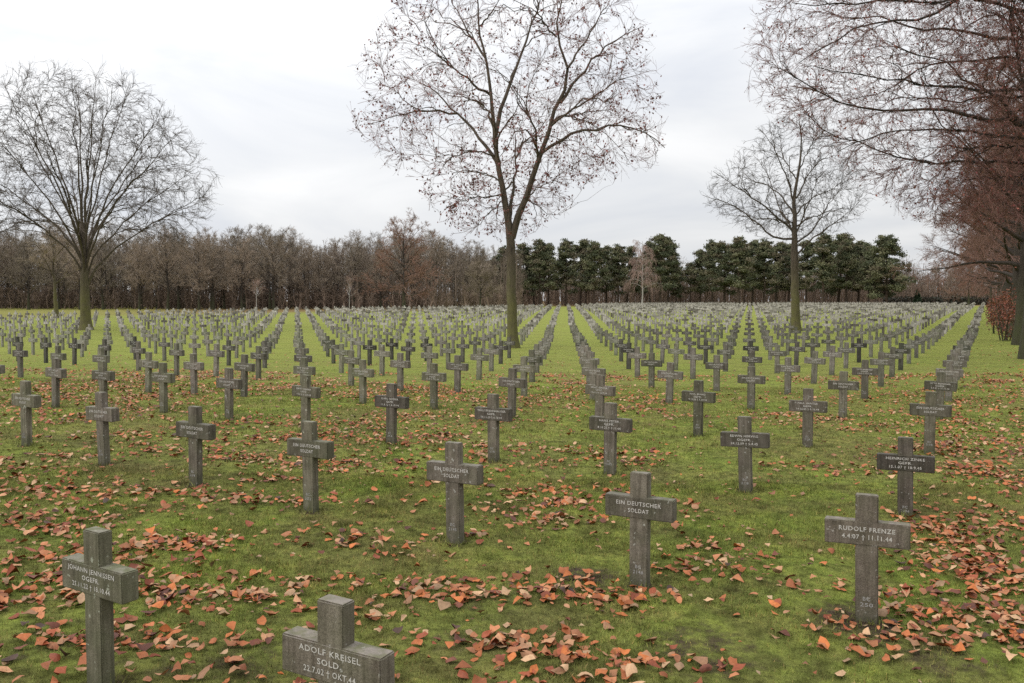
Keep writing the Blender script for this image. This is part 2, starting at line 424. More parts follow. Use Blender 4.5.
# prototype, then copies
POSE = {(0,0): (-1.0, 5), (1,0): (0, 2), (2,0): (-.9, 0), (3,0): (-.6, 0), (1,-1): (.3, 1), (2,-1): (.2, -1), (0,1): (-1, 2), (1,1): (-1.8, 3)}
def place_cross(i, j, p, d, n):
    r = random.Random(i*977+j*3571)
    e = empty('grave_cross', (p[0], p[1], gz(p[0], p[1]) - {(0,1): .07, (1,1): .035}.get((i, j), r.uniform(0, .02))), THETA + r.gauss(0, R(1.6)))
    e.rotation_euler[0] = r.gauss(0, R(.7)); e.rotation_euler[1] = r.gauss(0, R(.8)) + R(.3)
    if (i, j) in POSE: e.rotation_euler = (0, R(POSE[(i, j)][0]), THETA + R(POSE[(i, j)][1]))
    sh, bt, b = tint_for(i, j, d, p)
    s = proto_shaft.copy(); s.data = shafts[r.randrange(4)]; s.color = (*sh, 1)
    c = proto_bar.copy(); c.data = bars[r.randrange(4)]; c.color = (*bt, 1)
    t = proto_text.copy(); t.data = TEXTS.get((i, j)) or (soldat if r.random() < .25 else pool[r.randrange(5)])
    for o, q in ((s, e), (c, e), (t, c)): COL.objects.link(o); o.parent = q
    if d < 17 and j >= 0:
        q = proto_num.copy(); q.data = NUMS.get((i, j)) or num_pool[r.randrange(3)]
        COL.objects.link(q); q.parent = s
    look = 'darkened grey' if b < .66 else ('pale grey' if b > 1.25 else 'weathered grey')
    lab = SPECIAL.get((i, j)) or (f'{look} stone cross, {ordn(i+1)} from the right end of the {ordn(j+2)} row of crosses')
    tag(e, lab, 'grave cross', 'stone crosses standing in rows on the lawn')
    return e
proto_shaft = bpy.data.objects.new('shaft', shafts[0]); proto_bar = bpy.data.objects.new('crossbar', bars[0])
proto_text = bpy.data.objects.new('inscription', soldat); proto_num = bpy.data.objects.new('grave_number', num_pool[0])
feet = []
far_pts = []
for d, i, j, p, a in cr:
    feet.append(p)
    if (i, j) in near_ids: place_cross(i, j, p, d, len(feet))
    else: far_pts.append((p, i, j))
for o in (proto_shaft, proto_bar, proto_text, proto_num): bpy.data.objects.remove(o)
# the rest of the crosses, as one mass
bt = Box()
bt.box(-.055,.055,-.030,.030,-.1,.42); bt.box(-.206,.206,-.034,.042,.42,.545); bt.box(-.055,.055,-.030,.030,.545,.685)
cv = np.array(bt.V); cf = np.array(bt.F)
N = len(far_pts)
ang = THETA + rng.normal(0, R(1.8), N); lean = rng.normal(0, R(1.0), N)
c_, s_ = np.cos(ang)[:, None], np.sin(ang)[:, None]
X = cv[None, :, 0] + np.sin(lean)[:, None]*cv[None, :, 2]; Y = np.repeat(cv[None, :, 1], N, 0)
pp = np.array([q[0] for q in far_pts]) + rng.normal(0, .03, (N, 2))
zz = hgt(pp[:, 0], pp[:, 1])
V = np.stack([pp[:, :1] + X*c_ - Y*s_, pp[:, 1:] + X*s_ + Y*c_, zz[:, None] + np.repeat(cv[None, :, 2], N, 0)], 2)
Fc = (cf[None] + (np.arange(N)*len(cv))[:, None, None]).reshape(-1, 4)
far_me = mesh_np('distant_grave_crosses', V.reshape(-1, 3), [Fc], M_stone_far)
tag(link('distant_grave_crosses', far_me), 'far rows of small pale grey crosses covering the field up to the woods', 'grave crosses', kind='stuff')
print('crosses', len(cr), 'near', len(near_ids), 'far', N)

# ---------------------------------------------------------------- ground mesh with bare soil and litter
feet = np.array(feet)
nf = feet[np.hypot(feet[:, 0], feet[:, 1]) < 16]
patches = [(gpt(585, 577)[:2], .42, .75), (gpt(860, 622)[:2], .42, .8), (gpt(470, 640)[:2], .5, .5), (gpt(150, 660)[:2], .4, .5), (gpt(560, 498)[:2], .4, .45), (gpt(700, 650)[:2], .6, .6), (gpt(60, 640)[:2], .6, .5), (gpt(250, 660)[:2], .5, .55), (gpt(480, 600)[:2], .5, .5), (gpt(940, 660)[:2], .5, .6), (gpt(330, 540)[:2], .5, .45), (gpt(800, 560)[:2], .35, .4)]
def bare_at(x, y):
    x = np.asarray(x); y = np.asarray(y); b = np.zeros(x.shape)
    for p in nf: b = np.maximum(b, .85*np.exp(-((x-p[0])**2+(y-p[1])**2)/(2*.105**2)))  # bare soil at each foot, strengthened to double as painted contact shade
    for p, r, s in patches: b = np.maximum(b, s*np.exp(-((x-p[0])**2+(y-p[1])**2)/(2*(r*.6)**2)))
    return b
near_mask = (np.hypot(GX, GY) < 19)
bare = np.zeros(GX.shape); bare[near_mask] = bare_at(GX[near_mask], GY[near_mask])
D = np.hypot(GX, GY); A_ = np.arctan2(GX, GY)
fd = np.interp(A_, FAR_A, FAR_D)
wl = np.clip((D - fd - 1)/8, 0, 1) * (np.clip((R(-4.5) - A_)/R(2), 0, 1) + np.clip((D-128)/10, 0, 1))
litter = np.clip(wl, 0, 1)*(.35 + .5*sstep(A_, R(-25), R(-20)))
GZ = hgt(GX, GY)
ny, nx = GX.shape
idx = np.arange(ny*nx).reshape(ny, nx)
Fq = np.stack([idx[:-1, :-1], idx[:-1, 1:], idx[1:, 1:], idx[1:, :-1]], -1).reshape(-1, 4)
gme = mesh_np('ground', np.stack([GX, GY, GZ], -1).reshape(-1, 3), [Fq], M_ground, True)
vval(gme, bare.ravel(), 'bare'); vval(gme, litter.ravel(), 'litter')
tag(link('ground', gme), kind='structure')

# ---------------------------------------------------------------- grass blades (short mossy lawn)
def blades(n, y0, y1, hmin, hmax, w):
    a = rng.uniform(R(-35), R(35), n); u = rng.random(n)
    y = 1/np.sqrt(u/(y1**2)**1 + (1-u)/(y0**2)) if False else np.sqrt(y0**2 + u*(y1**2-y0**2))
    x = np.tan(a)*y
    keep = rng.random(n) > bare_at(x, y)*1.15
    keep &= rng.random(n) < .35 + .9*VN.fbm(x, y, 2.3)
    x, y = x[keep], y[keep]; n = len(x)
    h = rng.uniform(hmin, hmax, n)*(.35 + 1.5*VN.fbm(x, y, 3.1)**1.3); w = w*rng.uniform(.6, 1.3, n)
    az = rng.uniform(0, 2*np.pi, n); tl = np.abs(rng.normal(.5, .35, n)); ta = rng.uniform(0, 2*np.pi, n)
    z = hgt(x, y) - .004
    b0 = np.stack([x - np.cos(az)*w, y - np.sin(az)*w, z], 1); b1 = np.stack([x + np.cos(az)*w, y + np.sin(az)*w, z], 1)
    tp = np.stack([x + np.cos(ta)*np.sin(tl)*h, y + np.sin(ta)*np.sin(tl)*h, z + h*np.cos(tl)], 1)
    V = np.stack([b0, b1, tp], 1).reshape(-1, 3)
    t = rng.uniform(.65, 1.35, n)[:, None] * np.ones(3); dry = rng.random(n) < .14
    t[dry] *= np.array([1.6, 1.15, 1.5])
    return V, np.repeat(t, 3, 0)
V1, T1 = blades(420000, 2.9, 7.5, .012, .036, .0022)
V2, T2 = blades(280000, 7.0, 16, .014, .040, .0045)
ff = nf[np.hypot(nf[:, 0], nf[:, 1]) < 14]; m_ = 110
an_ = rng.uniform(0, 2*np.pi, (len(ff), m_)); rd_ = rng.uniform(.04, .13, (len(ff), m_))
x_ = (ff[:, :1] + np.cos(an_)*rd_*1.15).ravel(); y_ = (ff[:, 1:2] + np.sin(an_)*rd_).ravel(); n_ = len(x_)
z_ = hgt(x_, y_) - .004; h_ = rng.gamma(4, .009, n_); w_ = .002 + .0002*y_; az_ = rng.uniform(0, 6.28, n_); tl_ = rng.normal(0, .4, (n_, 2))
V3 = np.stack([np.stack([x_-np.cos(az_)*w_, y_-np.sin(az_)*w_, z_], 1), np.stack([x_+np.cos(az_)*w_, y_+np.sin(az_)*w_, z_], 1), np.stack([x_+tl_[:, 0]*h_, y_+tl_[:, 1]*h_, z_+h_], 1)], 1).reshape(-1, 3)
T3 = np.repeat(rng.uniform(.6, 1.3, (n_, 1))*np.ones(3), 3, 0)
Vb = np.concatenate([V1, V2, V3]); Tb = np.concatenate([T1, T2, T3])
bme = mesh_np('grass', Vb, [np.arange(len(Vb)).reshape(-1, 3)], M_blade)
vcol(bme, Tb)
tag(link('grass', bme), 'short mossy green grass blades covering the near lawn', 'grass', kind='stuff')

# ---------------------------------------------------------------- fallen leaves
def fallen(points, size, detail):
    n = len(points)
    if detail:
        uu = np.array([0, .22,.22,.22, .5,.5,.5, .78,.78,.78, 1.0]); ww = np.array([0, -.36,0,.36, -.5,0,.5, -.33,0,.33, 0])
        tris = np.array([(0,2,1),(0,3,2),(7,8,10),(8,9,10)]); quads = np.array([(1,2,5,4),(2,3,6,5),(4,5,8,7),(5,6,9,8)])
    else:
        uu = np.array([0, .45, .45, 1]); ww = np.array([0, -.5, .5, 0])
        tris = np.array([(0,2,1),(1,2,3)]); quads = None
    L = size*np.clip(rng.gamma(11, 1/11., n), .45, 1.45)[:, None]; W = L*rng.uniform(.5, .78, n)[:, None]
    curl = rng.normal(.42, .34, n)[:, None]; bend = rng.normal(.15, .3, n)[:, None]
    lx = (uu-.5)[None]*L; ly = ww[None]*W
    jit = rng.normal(0, .045, (n, len(uu)))
    lz = curl*(ww[None]**2)*4*W*.5 + bend*((uu-.5)[None]**2)*4*L*.5 + jit*L
    ly = ly*(1 + rng.normal(0, .15, (n, len(uu)))); lx = lx + rng.normal(0, .03, (n, len(uu)))*L
    yaw = rng.uniform(0, 2*np.pi, n)[:, None]; tx = rng.normal(0, .24, n)[:, None]; ty = rng.normal(0, .20, n)[:, None]
    flip = np.where(rng.random(n) < .4, -1, 1)[:, None]; lz = lz*flip
    y1 = ly*np.cos(tx) - lz*np.sin(tx); z1 = ly*np.sin(tx) + lz*np.cos(tx)
    x2 = lx*np.cos(ty) + z1*np.sin(ty); z2 = -lx*np.sin(ty) + z1*np.cos(ty)
    x3 = x2*np.cos(yaw) - y1*np.sin(yaw); y3 = x2*np.sin(yaw) + y1*np.cos(yaw)
    z2 = z2 - z2.min(1, keepdims=True)
    base = hgt(points[:, 0], points[:, 1])[:, None] + rng.uniform(.002, .018, n)[:, None]
    V = np.stack([points[:, :1]+x3, points[:, 1:2]+y3, base+z2], 2).reshape(-1, 3)
    off = (np.arange(n)*len(uu))[:, None, None]
    fl = [(tris[None]+off).reshape(-1, 3)]
    if quads is not None: fl.append((quads[None]+off).reshape(-1, 4))
    pal = np.array([(.34,.115,.042),(.38,.165,.08),(.40,.225,.13),(.25,.068,.030),(.13,.045,.028),(.42,.14,.042),(.44,.30,.19),(.07,.04,.03)])
    pr = np.array([.19,.20,.18,.14,.06,.10,.11,.02])
    c = pal[rng.choice(len(pal), n, p=pr)]*rng.uniform(.5, 1.15, (n, 1))*np.array([1, .90, .78])
    return V, fl, np.repeat(c, len(uu), 0)
def leaf_points():
    pts = []
    # clusters blown together
    for _ in range(1300):
        y = math.sqrt(rng.uniform(2.8**2, 19**2)); x = math.tan(rng.uniform(R(-36), R(36)))*y
        if VN.fbm(np.array(x), np.array(y), .33) < rng.uniform(.42, .64) - .10*float(sstep(-x/y, .1, .4)) - .10*float(sstep(x/y, .3, .5)): continue
        if -.12 < x/y < .38 and y < 8 and rng.random() < .5: continue
        k = int(rng.gamma(.8, 24)) + 1; s = rng.uniform(.05, .17)
        q = rng.normal(0, 1, (k, 2))*np.array([s*1.6, s*.8])*np.sqrt(max(1, k/11))
        a = rng.uniform(-.6, .9)
        pts.append(np.array([x, y]) + q@np.array([[math.cos(a), math.sin(a)], [-math.sin(a), math.cos(a)]]))
    n = 800
    y = np.sqrt(rng.uniform(2.8**2, 16**2, n)); x = np.tan(rng.uniform(R(-36), R(36), n))*y
    pts.append(np.stack([x, y], 1)[rng.random(n) < VN.fbm(x, y, .5)*1.5])
    # named drifts seen in the picture: (u, v, spread across, spread along, count)
    for u, v, sx, sy, k in ((975,570,.38,.45,230),(950,535,.28,.35,170),(990,620,.4,.3,110),(1000,480,.5,.7,130),(90,560,.5,.25,110),(40,520,.6,.3,120),(220,600,.5,.15,70),(110,640,.35,.2,70),(250,500,.8,.25,120),(20,470,.8,.4,120),(985,470,.4,.9,170),(975,425,.5,1.3,150),(560,597,.55,.10,110),(430,585,.6,.14,70),(180,545,.30,.16,90),(170,580,.5,.2,60),
        (300,360,0,0,0),(60,495,.9,.35,170),(330,465,.5,.3,90),(600,500,.5,.35,50),(560,505,.12,.10,35),(120,600,.5,.25,60),(500,640,.28,.1,60),(560,660,.4,.12,50),(700,570,.4,.2,40),(830,470,.6,.3,60),
        (330,425,1.2,.6,260),(450,400,1.4,.6,200),(300,440,.9,.4,150),(240,460,.6,.3,90),(640,395,2.2,1.0,210),(560,405,1.2,.8,140),(860,400,1.5,.8,140),(1000,520,.3,.5,70),(40,600,.35,.25,50),(950,640,.4,.2,40),(870,590,.35,.12,30)):
        k = int(k*1.35); sx *= .72; sy *= .62
        if k:
            g = gpt(u, v); q = rng.normal(0, 1, (k, 2))*np.array([sx, sy]) + g[:2]; pts.append(q)
    n = 0    # small pale scraps among the grass, more to the left
    y = np.sqrt(rng.uniform(4.5**2, 17**2, n)); x = np.tan(rng.uniform(R(-36), R(33), n))*y
    keep = rng.random(n) < np.clip(VN.fbm(x+9, y, .45)*2.2-.55, 0, 1)*np.where(x/y < .05, .75, .45)
    pts.append(np.stack([x, y], 1)[keep])
    # thinning litter further out
    n = 7000
    y = rng.uniform(11, 34, n); x = np.tan(rng.uniform(R(-36), R(36), n))*y
    keep = (VN.fbm(x, y, .22) > rng.uniform(.38, .66, n)) & (rng.random(n) < np.clip(1.35 - y/30, 0, 1))
    pts.append(np.stack([x, y], 1)[keep])
    n = 4200   # along the grass path right of the last file
    t = rng.uniform(0, 48, n)
    q = ORG + t[:, None]*AV/np.linalg.norm(AV) + (rng.normal(1.2, .65, n) + t*.03)[:, None]*np.array([math.cos(R(30)), -math.sin(R(30))])
    pts.append(q[rng.random(n) < .95*np.exp(-t/26)*np.clip(VN.fbm(q[:, 0], q[:, 1], .6)*3-.9, 0, 1)])
    P = np.concatenate(pts)
    d = np.min(np.hypot(P[:, None, 0]-nf[None, :, 0], P[:, None, 1]-nf[None, :, 1]), 1)
    P = P[(d > .09) & (np.hypot(P[:, 0], P[:, 1]) > 2.4)]
    return P
n_ = 9000      # small scraps and half-buried leaves
y_ = np.sqrt(rng.uniform(3.2**2, 24**2, n_)); x_ = np.tan(rng.uniform(R(-36), R(35), n_))*y_
SP = np.stack([x_, y_], 1)[rng.random(n_) < np.clip(VN.fbm(x_+9, y_, .45)*2.4-.6, 0, 1)*np.clip(1.5-y_/20, .1, 1)]
LP = leaf_points(); dl = np.hypot(LP[:, 0], LP[:, 1])
Va, Fa, Ca = fallen(LP[dl < 11], .058, True)
Vc, Fcc, Cc = fallen(LP[dl >= 11], .062, False)
Vs_, Fs_, Cs_ = fallen(SP, .036, False)
lme = mesh_np('fallen_leaves', np.concatenate([Va, Vc, Vs_]), Fa + [f + len(Va) for f in Fcc] + [f + len(Va) + len(Vc) for f in Fs_], M_leaf, True)
vcol(lme, np.concatenate([Ca, Cc, Cs_*np.array([.85, .95, 1.0])]))
tag(link('fallen_leaves', lme), 'dry orange and brown leaves scattered in drifts over the lawn', 'fallen leaves', kind='stuff')
print('leaves', len(LP))

# ---------------------------------------------------------------- trees
def unit(v): return v/np.maximum(np.linalg.norm(v, axis=-1, keepdims=True), 1e-9)
def tubes(P, Rr, k):
    """P (N,n,3), Rr (N,n) -> verts, quads"""
    N, n, _ = P.shape
    T = np.empty_like(P); T[:, 1:-1] = P[:, 2:]-P[:, :-2]; T[:, 0] = P[:, 1]-P[:, 0]; T[:, -1] = P[:, -1]-P[:, -2]
    T = unit(T)
    m = unit(P[:, -1]-P[:, 0])
    ref = np.where(np.abs(m[:, 2:]) < .8, np.array([[0, 0, 1.]]), np.array([[1., 0, 0]]))[:, None, :]
    U = unit(np.cross(T, np.broadcast_to(ref, T.shape))); W = np.cross(T, U)
    a = np.arange(k)*2*np.pi/k
    V = P[:, :, None, :] + Rr[:, :, None, None]*(np.cos(a)[:, None]*U[:, :, None, :] + np.sin(a)[:, None]*W[:, :, None, :])
    ii = np.arange(N*n*k).reshape(N, n, k); nx_ = np.roll(ii, -1, 2)
    Q = np.stack([ii[:, :-1], nx_[:, :-1], nx_[:, 1:], ii[:, 1:]], -1).reshape(-1, 4)
    return V.reshape(-1, 3), Q
def join_tubes(groups):
    Vs, Qs, n = [], [], 0
    for P, Rr, k in groups:
        if len(P) == 0: continue
        v, q = tubes(P, Rr, k); Vs.append(v); Qs.append(q+n); n += len(v)
    return np.concatenate(Vs), [np.concatenate(Qs)]
def spawn(g, PP, RR, per, trange, ang, angsd, ratio, taper_t, nseg, wander, up, rad, env=None, lmin=.15, tip=.35, flat=0.0, bias=None):
    """children for a batch of parent polylines PP (N,n,3), RR (N,n)"""
    N, n, _ = PP.shape
    seglen = np.linalg.norm(np.diff(PP, axis=1), axis=2); Ltot = seglen.sum(1)
    cnt = np.maximum(0, np.round(per*(Ltot if per < 0 else 1)).astype(int)) if np.isscalar(per) and per < 0 else None
    if np.isscalar(per): cnt = np.full(N, int(per))
    else: cnt = np.asarray(per).astype(int)
    pi = np.repeat(np.arange(N), cnt); M = len(pi)
    if M == 0: return np.zeros((0, nseg+1, 3)), np.zeros((0, nseg+1))
    t = g.uniform(trange[0], trange[1], M)
    f = t*(n-1); i0 = np.minimum(f.astype(int), n-2); fr = (f-i0)[:, None]
    A = PP[pi, i0]; B = PP[pi, i0+1]
    pos = A*(1-fr)+B*fr; d = unit(B-A); r0 = RR[pi, i0]*(1-fr[:, 0])+RR[pi, i0+1]*fr[:, 0]
    rv = g.normal(0, 1, (M, 3)); rv[:, 2] *= (1-flat)
    perp = unit(rv - (rv*d).sum(1, keepdims=True)*d)
    th = np.clip(g.normal(ang, angsd, M), .12, 1.6)[:, None]
    dr = unit(d*np.cos(th) + perp*np.sin(th))
    if bias is not None: dr = unit(dr + np.asarray(bias))
    L = np.maximum(lmin, Ltot[pi]*ratio*(1-taper_t*t)*g.uniform(.55, 1.25, M))
    rr0 = np.minimum(r0*.8, rad*L)
    C = np.empty((M, nseg+1, 3)); C[:, 0] = pos
    for s in range(nseg):
        dr = unit(dr + g.normal(0, wander, (M, 3)) + np.array([0, 0, up]))
        C[:, s+1] = C[:, s] + dr*(L/nseg)[:, None]
    if env is not None:
        sc = np.ones(M)
        for _ in range(5):
            tipp = pos + (C[:, -1]-pos)*sc[:, None]
            sc = np.where(env(tipp) > 1, sc*.78, sc)
        C = pos[:, None] + (C-pos[:, None])*sc[:, None, None]
        good = env(pos) < 1.15
        C, rr0 = C[good], rr0[good]
    Rr = rr0[:, None]*np.linspace(1, tip, nseg+1)[None]
    return C, Rr
def reach(g, sets, targets, back, nseg, rad, wander=.03, up=.0, pull=.5, tip=.3):
    """sets: list of (P,R) polyline batches; every target gets a curved branch from a nearby skeleton point"""
    nodes, dirs, rads = [], [], []
    for P, R_ in sets:
        n = P.shape[1]; t = np.empty_like(P); t[:, :-1] = P[:, 1:]-P[:, :-1]; t[:, -1] = t[:, -2]
        k0 = max(1, int(n*.12))
        nodes.append(P[:, k0:].reshape(-1, 3)); dirs.append(unit(t)[:, k0:].reshape(-1, 3)); rads.append(R_[:, k0:].ravel())
    N_, D_, Q_ = np.concatenate(nodes), np.concatenate(dirs), np.concatenate(rads)
    out = np.empty((len(targets), nseg+1, 3)); rr = np.empty((len(targets), nseg+1))
    for c0 in range(0, len(targets), 400):
        T = targets[c0:c0+400]; v = T[:, None]-N_[None]; d = np.linalg.norm(v, axis=2)
        cosv = (v*D_[None]).sum(2)/np.maximum(d, 1e-6)
        cost = d*(1.0 + back*np.clip(.82-cosv, 0, 2)) + np.where(d < .12, 5, 0)
        k = cost.argmin(1); p = N_[k]; L = d[np.arange(len(T)), k][:, None]
        c = p + D_[k]*L*pull + np.array([0, 0, up])*L
        s_ = np.linspace(0, 1, nseg+1)[None, :, None]
        B = p[:, None]*(1-s_)**2 + 2*c[:, None]*s_*(1-s_) + T[:, None]*s_**2
        B[:, 1:-1] += g.normal(0, wander, B[:, 1:-1].shape)*L[:, None]
        out[c0:c0+400] = B
        r0 = np.minimum(Q_[k]*.75, rad*L[:, 0]+.002)
        rr[c0:c0+400] = r0[:, None]*np.linspace(1, tip, nseg+1)[None]
    return out, rr
def smooth_line(pts, n, jit=0.0, g=None):
    pts = np.asarray(pts, float)
    s = np.concatenate([[0], np.cumsum(np.linalg.norm(np.diff(pts, axis=0), axis=1))])
    # Catmull-Rom resample
    ext = np.vstack([2*pts[0]-pts[1], pts, 2*pts[-1]-pts[-2]])
    out = []
    for u in np.linspace(0, s[-1], n):
        k = min(np.searchsorted(s, u, 'right')-1, len(pts)-2); w = (u-s[k])/max(1e-9, s[k+1]-s[k])
        p0, p1, p2, p3 = ext[k:k+4]
        out.append(.5*((2*p1)+(-p0+p2)*w+(2*p0-5*p1+4*p2-p3)*w*w+(-p0+3*p1-3*p2+p3)*w**3))
    out = np.array(out)
    if jit and g is not None: out[1:-1] += g.normal(0, jit, out[1:-1].shape)
    return out
def leaf_cards(pts, size, cols, g, droop=.5):
    n = len(pts)
    a = unit(g.normal(0, 1, (n, 3)) + np.array([0, 0, -droop])); b = unit(np.cross(a, g.normal(0, 1, (n, 3)))); c = np.cross(a, b)
    s = size*g.uniform(.65, 1.3, n)[:, None]
    V = np.stack([pts, pts+a*s*.5+b*s*.32+c*s*.08, pts+a*s, pts+a*s*.5-b*s*.32+c*s*.08], 1).reshape(-1, 3)
    Fq = np.arange(4*n).reshape(n, 4)
    return V, [np.stack([Fq[:, 0], Fq[:, 1], Fq[:, 2]], 1), np.stack([Fq[:, 0], Fq[:, 2], Fq[:, 3]], 1)], np.repeat(cols, 4, 0)
def build_tree(name, loc, label, cat, trunk_groups, twig_groups, leaves, mb, mt, group=None, ml=None, rz=0):
    e = empty(name, loc, rz); tag(e, label, cat, group)
    v, q = join_tubes(trunk_groups); link('trunk', mesh_np('trunk', v, q, mb, True), e)
    v, q = join_tubes(twig_groups); link('crown', mesh_np('crown', v, q, mt), e)
    if leaves is not None:
        v, fl, c = leaves; me = mesh_np('withered_leaves', v, fl, ml or M_leaf); vcol(me, c); link('withered_leaves', me, e)
    return e
def copy_tree(o, loc, rz, sc, label=None, group=None):
    c = o.copy(); COL.objects.link(c); c.location = loc; c.rotation_euler = (0, 0, rz); c.scale = sc if hasattr(sc, '__len__') else (sc, sc, sc)
    if label: c['label'] = label
    if group: c['group'] = group
    for ch in o.children:
        k = ch.copy(); COL.objects.link(k); k.parent = c
    return c
def taper(n, a, b, p=1.0): return a + (b-a)*np.linspace(0, 1, n)**p
def trunk_line(g, h, r0, r1, n=9, flare=1.5, bend=.05):
    P = np.zeros((n, 3)); P[:, 2] = np.linspace(-.15, h, n)
    P[1:, :2] += np.cumsum(g.normal(0, bend, (n-1, 2)), 0)*.4
    r = taper(n, r0, r1); r[0] *= flare; r[1] *= 1+(flare-1)*.25
    return P[None], r[None]

def crown_points(g, b, prof, n, depth=.8, gap=None):
    """points through a crown whose half-widths at several heights are given by prof = [(v, u_left, u_right)...]"""
    v = g.uniform(prof[0][0], prof[-1][0], n*3); vs_ = [p[0] for p in prof]
    l = np.interp(v, vs_, [p[1] for p in prof]); r_ = np.interp(v, vs_, [p[2] for p in prof])
    keep = g.random(n*3) < (r_-l)/max(p[2]-p[1] for p in prof); v, l, r_ = v[keep][:n], l[keep][:n], r_[keep][:n]
    a = g.uniform(0, 2*np.pi, len(v)); f = np.sqrt(g.uniform(.06, 1, len(v)))
    k = b[1]/F; h = (r_-l)/2
    x = ((l+r_)/2 + h*f*np.cos(a) - 512)*k - b[0]; y = h*f*np.sin(a)*k*depth; z = (HOR-v)*k + CH - b[2]
    P = np.stack([x, y, z], 1)
    if gap: P = P[(VN.fbm(P[:, 0]+P[:, 1]*.8+31, P[:, 2]+P[:, 1]*.5+17, .75) > gap - .12*g.random(len(P)))]
    return P
def traced_tree(name, base_uv, trunk_px, limbs, label, seed, rtrunk, spread, twig, leafcfg, mt, r_limb=.11, cat='tree'):
    """limbs: pixel polylines, each turned into world metres at the tree's own distance with a depth of its own"""
    g = np.random.default_rng(seed)
    b = gpt(*base_uv); y0 = b[1]
    def w(line, y_off0, y_off1):
        n = len(line); out = []
        for k, (u, v) in enumerate(line):
            y = y0 + y_off0 + (y_off1-y_off0)*(k/(n-1))
            out.append(ppt(u, v, y) - b)
        return np.array(out)
    tr = w(trunk_px, 0, 0); tr[0, 2] = -.15
    TP = smooth_line(tr, 26, .012, g); zz_ = TP[:, 2]; zf = tr[3 if len(tr) > 9 else 2, 2]; zt = zz_[-1]
    r = np.where(zz_ < zf, rtrunk*(1-.2*zz_/zf), rtrunk*(.8 - .72*np.clip((zz_-zf)/(zt-zf), 0, 1)**.6)); r = r*(1 + .6*np.exp(-np.maximum(zz_, 0)/.22))
    groups = [(TP[None], r[None], 14)]
    lp, lr = [], []
    for line, o0, o1, ra in limbs:
        P = smooth_line(smooth_line(w(line, o0, o1), 24)[:22], 12, .035, g); lp.append(P); lr.append(taper(12, ra, ra*.16, .8))
    LPp, LR = np.array(lp), np.array(lr)
    groups.append((LPp, LR, 8))
    LPp = np.concatenate([LPp, smooth_line(TP[12:], 12)[None]]); LR = np.concatenate([LR, np.interp(np.linspace(12, 25, 12), np.arange(26), r)[None]])
    tg = twig(g, LPp, LR, b)
    lv = None
    if leafcfg: lv = leafcfg(g, tg, LPp)
    for P, r_, k in tg[:1]: groups.append((P, r_, 5))
    return build_tree(name, b, label, cat, groups, tg[1:], lv, M_bark, mt)

# -- centre tree -------------------------------------------------
def C(*pts): return [(330+x/1.897, y/1.897) for x, y in pts]
cl = [
 
 (C((345,452),(357,412),(375,360),(395,300),(415,245),(435,190),(450,130),(430,60),(440,0),(452,-45)), 0, -.8, .15),
 (C((339,420),(346,380),(350,320),(352,270),(348,230)), 0, .9, .085),
 (C((312,265),(325,200),(350,140),(375,70),(400,0),(410,-55)), .2, 1.6, .10),
 (C((318,310),(290,270),(262,235),(225,200),(190,165),(150,150)), .1, 1.5, .085),
 (C((240,215),(170,212),(110,225),(50,242)), .7, 1.2, .05),
 (C((305,180),(280,165),(240,135),(205,105),(160,80)), .4, -1.5, .06),
 (C((320,300),(270,285),(230,300),(205,330)), .1, -1.4, .045),
 (C((345,345),(320,370),(270,375),(225,385)), .1, -.8, .04),
 (C((398,292),(440,262),(500,243),(560,240),(620,265),(648,300)), -.3, -1.4, .075),
 (C((437,195),(470,150),(510,100),(570,60),(610,45)), -.5, .8, .07),
 (C((418,240),(455,210),(500,185),(550,150),(600,140)), -.4, -2.2, .055),
 (C((352,300),(370,268),(400,245),(420,205)), .6, 2.2, .05),
 (C((365,385),(400,352),(440,345)), -.1, -1.2, .035),
 (C((368,375),(400,395),(440,420)), -.1, 1.2, .032),
 (C((295,110),(262,60),(240,20),(220,-30)), .4, 1.6, .055),
 (C((450,130),(490,70),(520,20),(545,-30)), -.6, .9, .05),
 (C((283,50),(310,20),(330,-40)), .5, -1.0, .04),
 (C((430,70),(395,30),(372,-30)), -.7, -2.0, .04),
 (C((328,380),(285,420),(262,450)), 0, 1.0, .028),
 (C((312,250),(300,215),(270,190),(215,180)), .2, 2.6, .06),
 (C((415,250),(432,225),(480,215),(540,205)), -.3, 2.4, .055),
 (C((320,320),(318,270),(345,220),(365,170)), .1, -2.4, .06),
 (C((395,300),(390,250),(372,200),(390,130)), -.3, -2.6, .06),
 (C((330,350),(300,330),(255,325),(220,345)), .1, 1.9, .04),
]
CPROF = [(-28,450,560),(0,402,625),(50,368,652),(100,350,662),(140,354,668),(165,385,664),(185,420,590),(210,428,568),(240,448,545)]
def centre_twigs(g, P, Rr, b):
    f_, rf = reach(g, [(P, Rr)], crown_points(g, b, CPROF, 170), 1.9, 8, .012, .022, .05, .55)
    a, ra = reach(g, [(P, Rr), (f_, rf)], crown_points(g, b, CPROF, 900, gap=.47), 1.9, 6, .011, .022, .04, .55)
    b_, rb = reach(g, [(P, Rr), (f_, rf), (a, ra)], crown_points(g, b, CPROF, 3600, gap=.49), 1.7, 4, .010, .03, .03, .5)
    c, rc = spawn(g, b_, rb, 5, (.15, 1), .5, .2, .6, .3, 3, .10, .03, .012, lmin=.16, tip=.6)
    return [(f_, rf, 5), (a, np.maximum(ra, .006), 4), (b_, np.maximum(rb, .0045), 3), (c, np.maximum(rc, .0032), 3)]
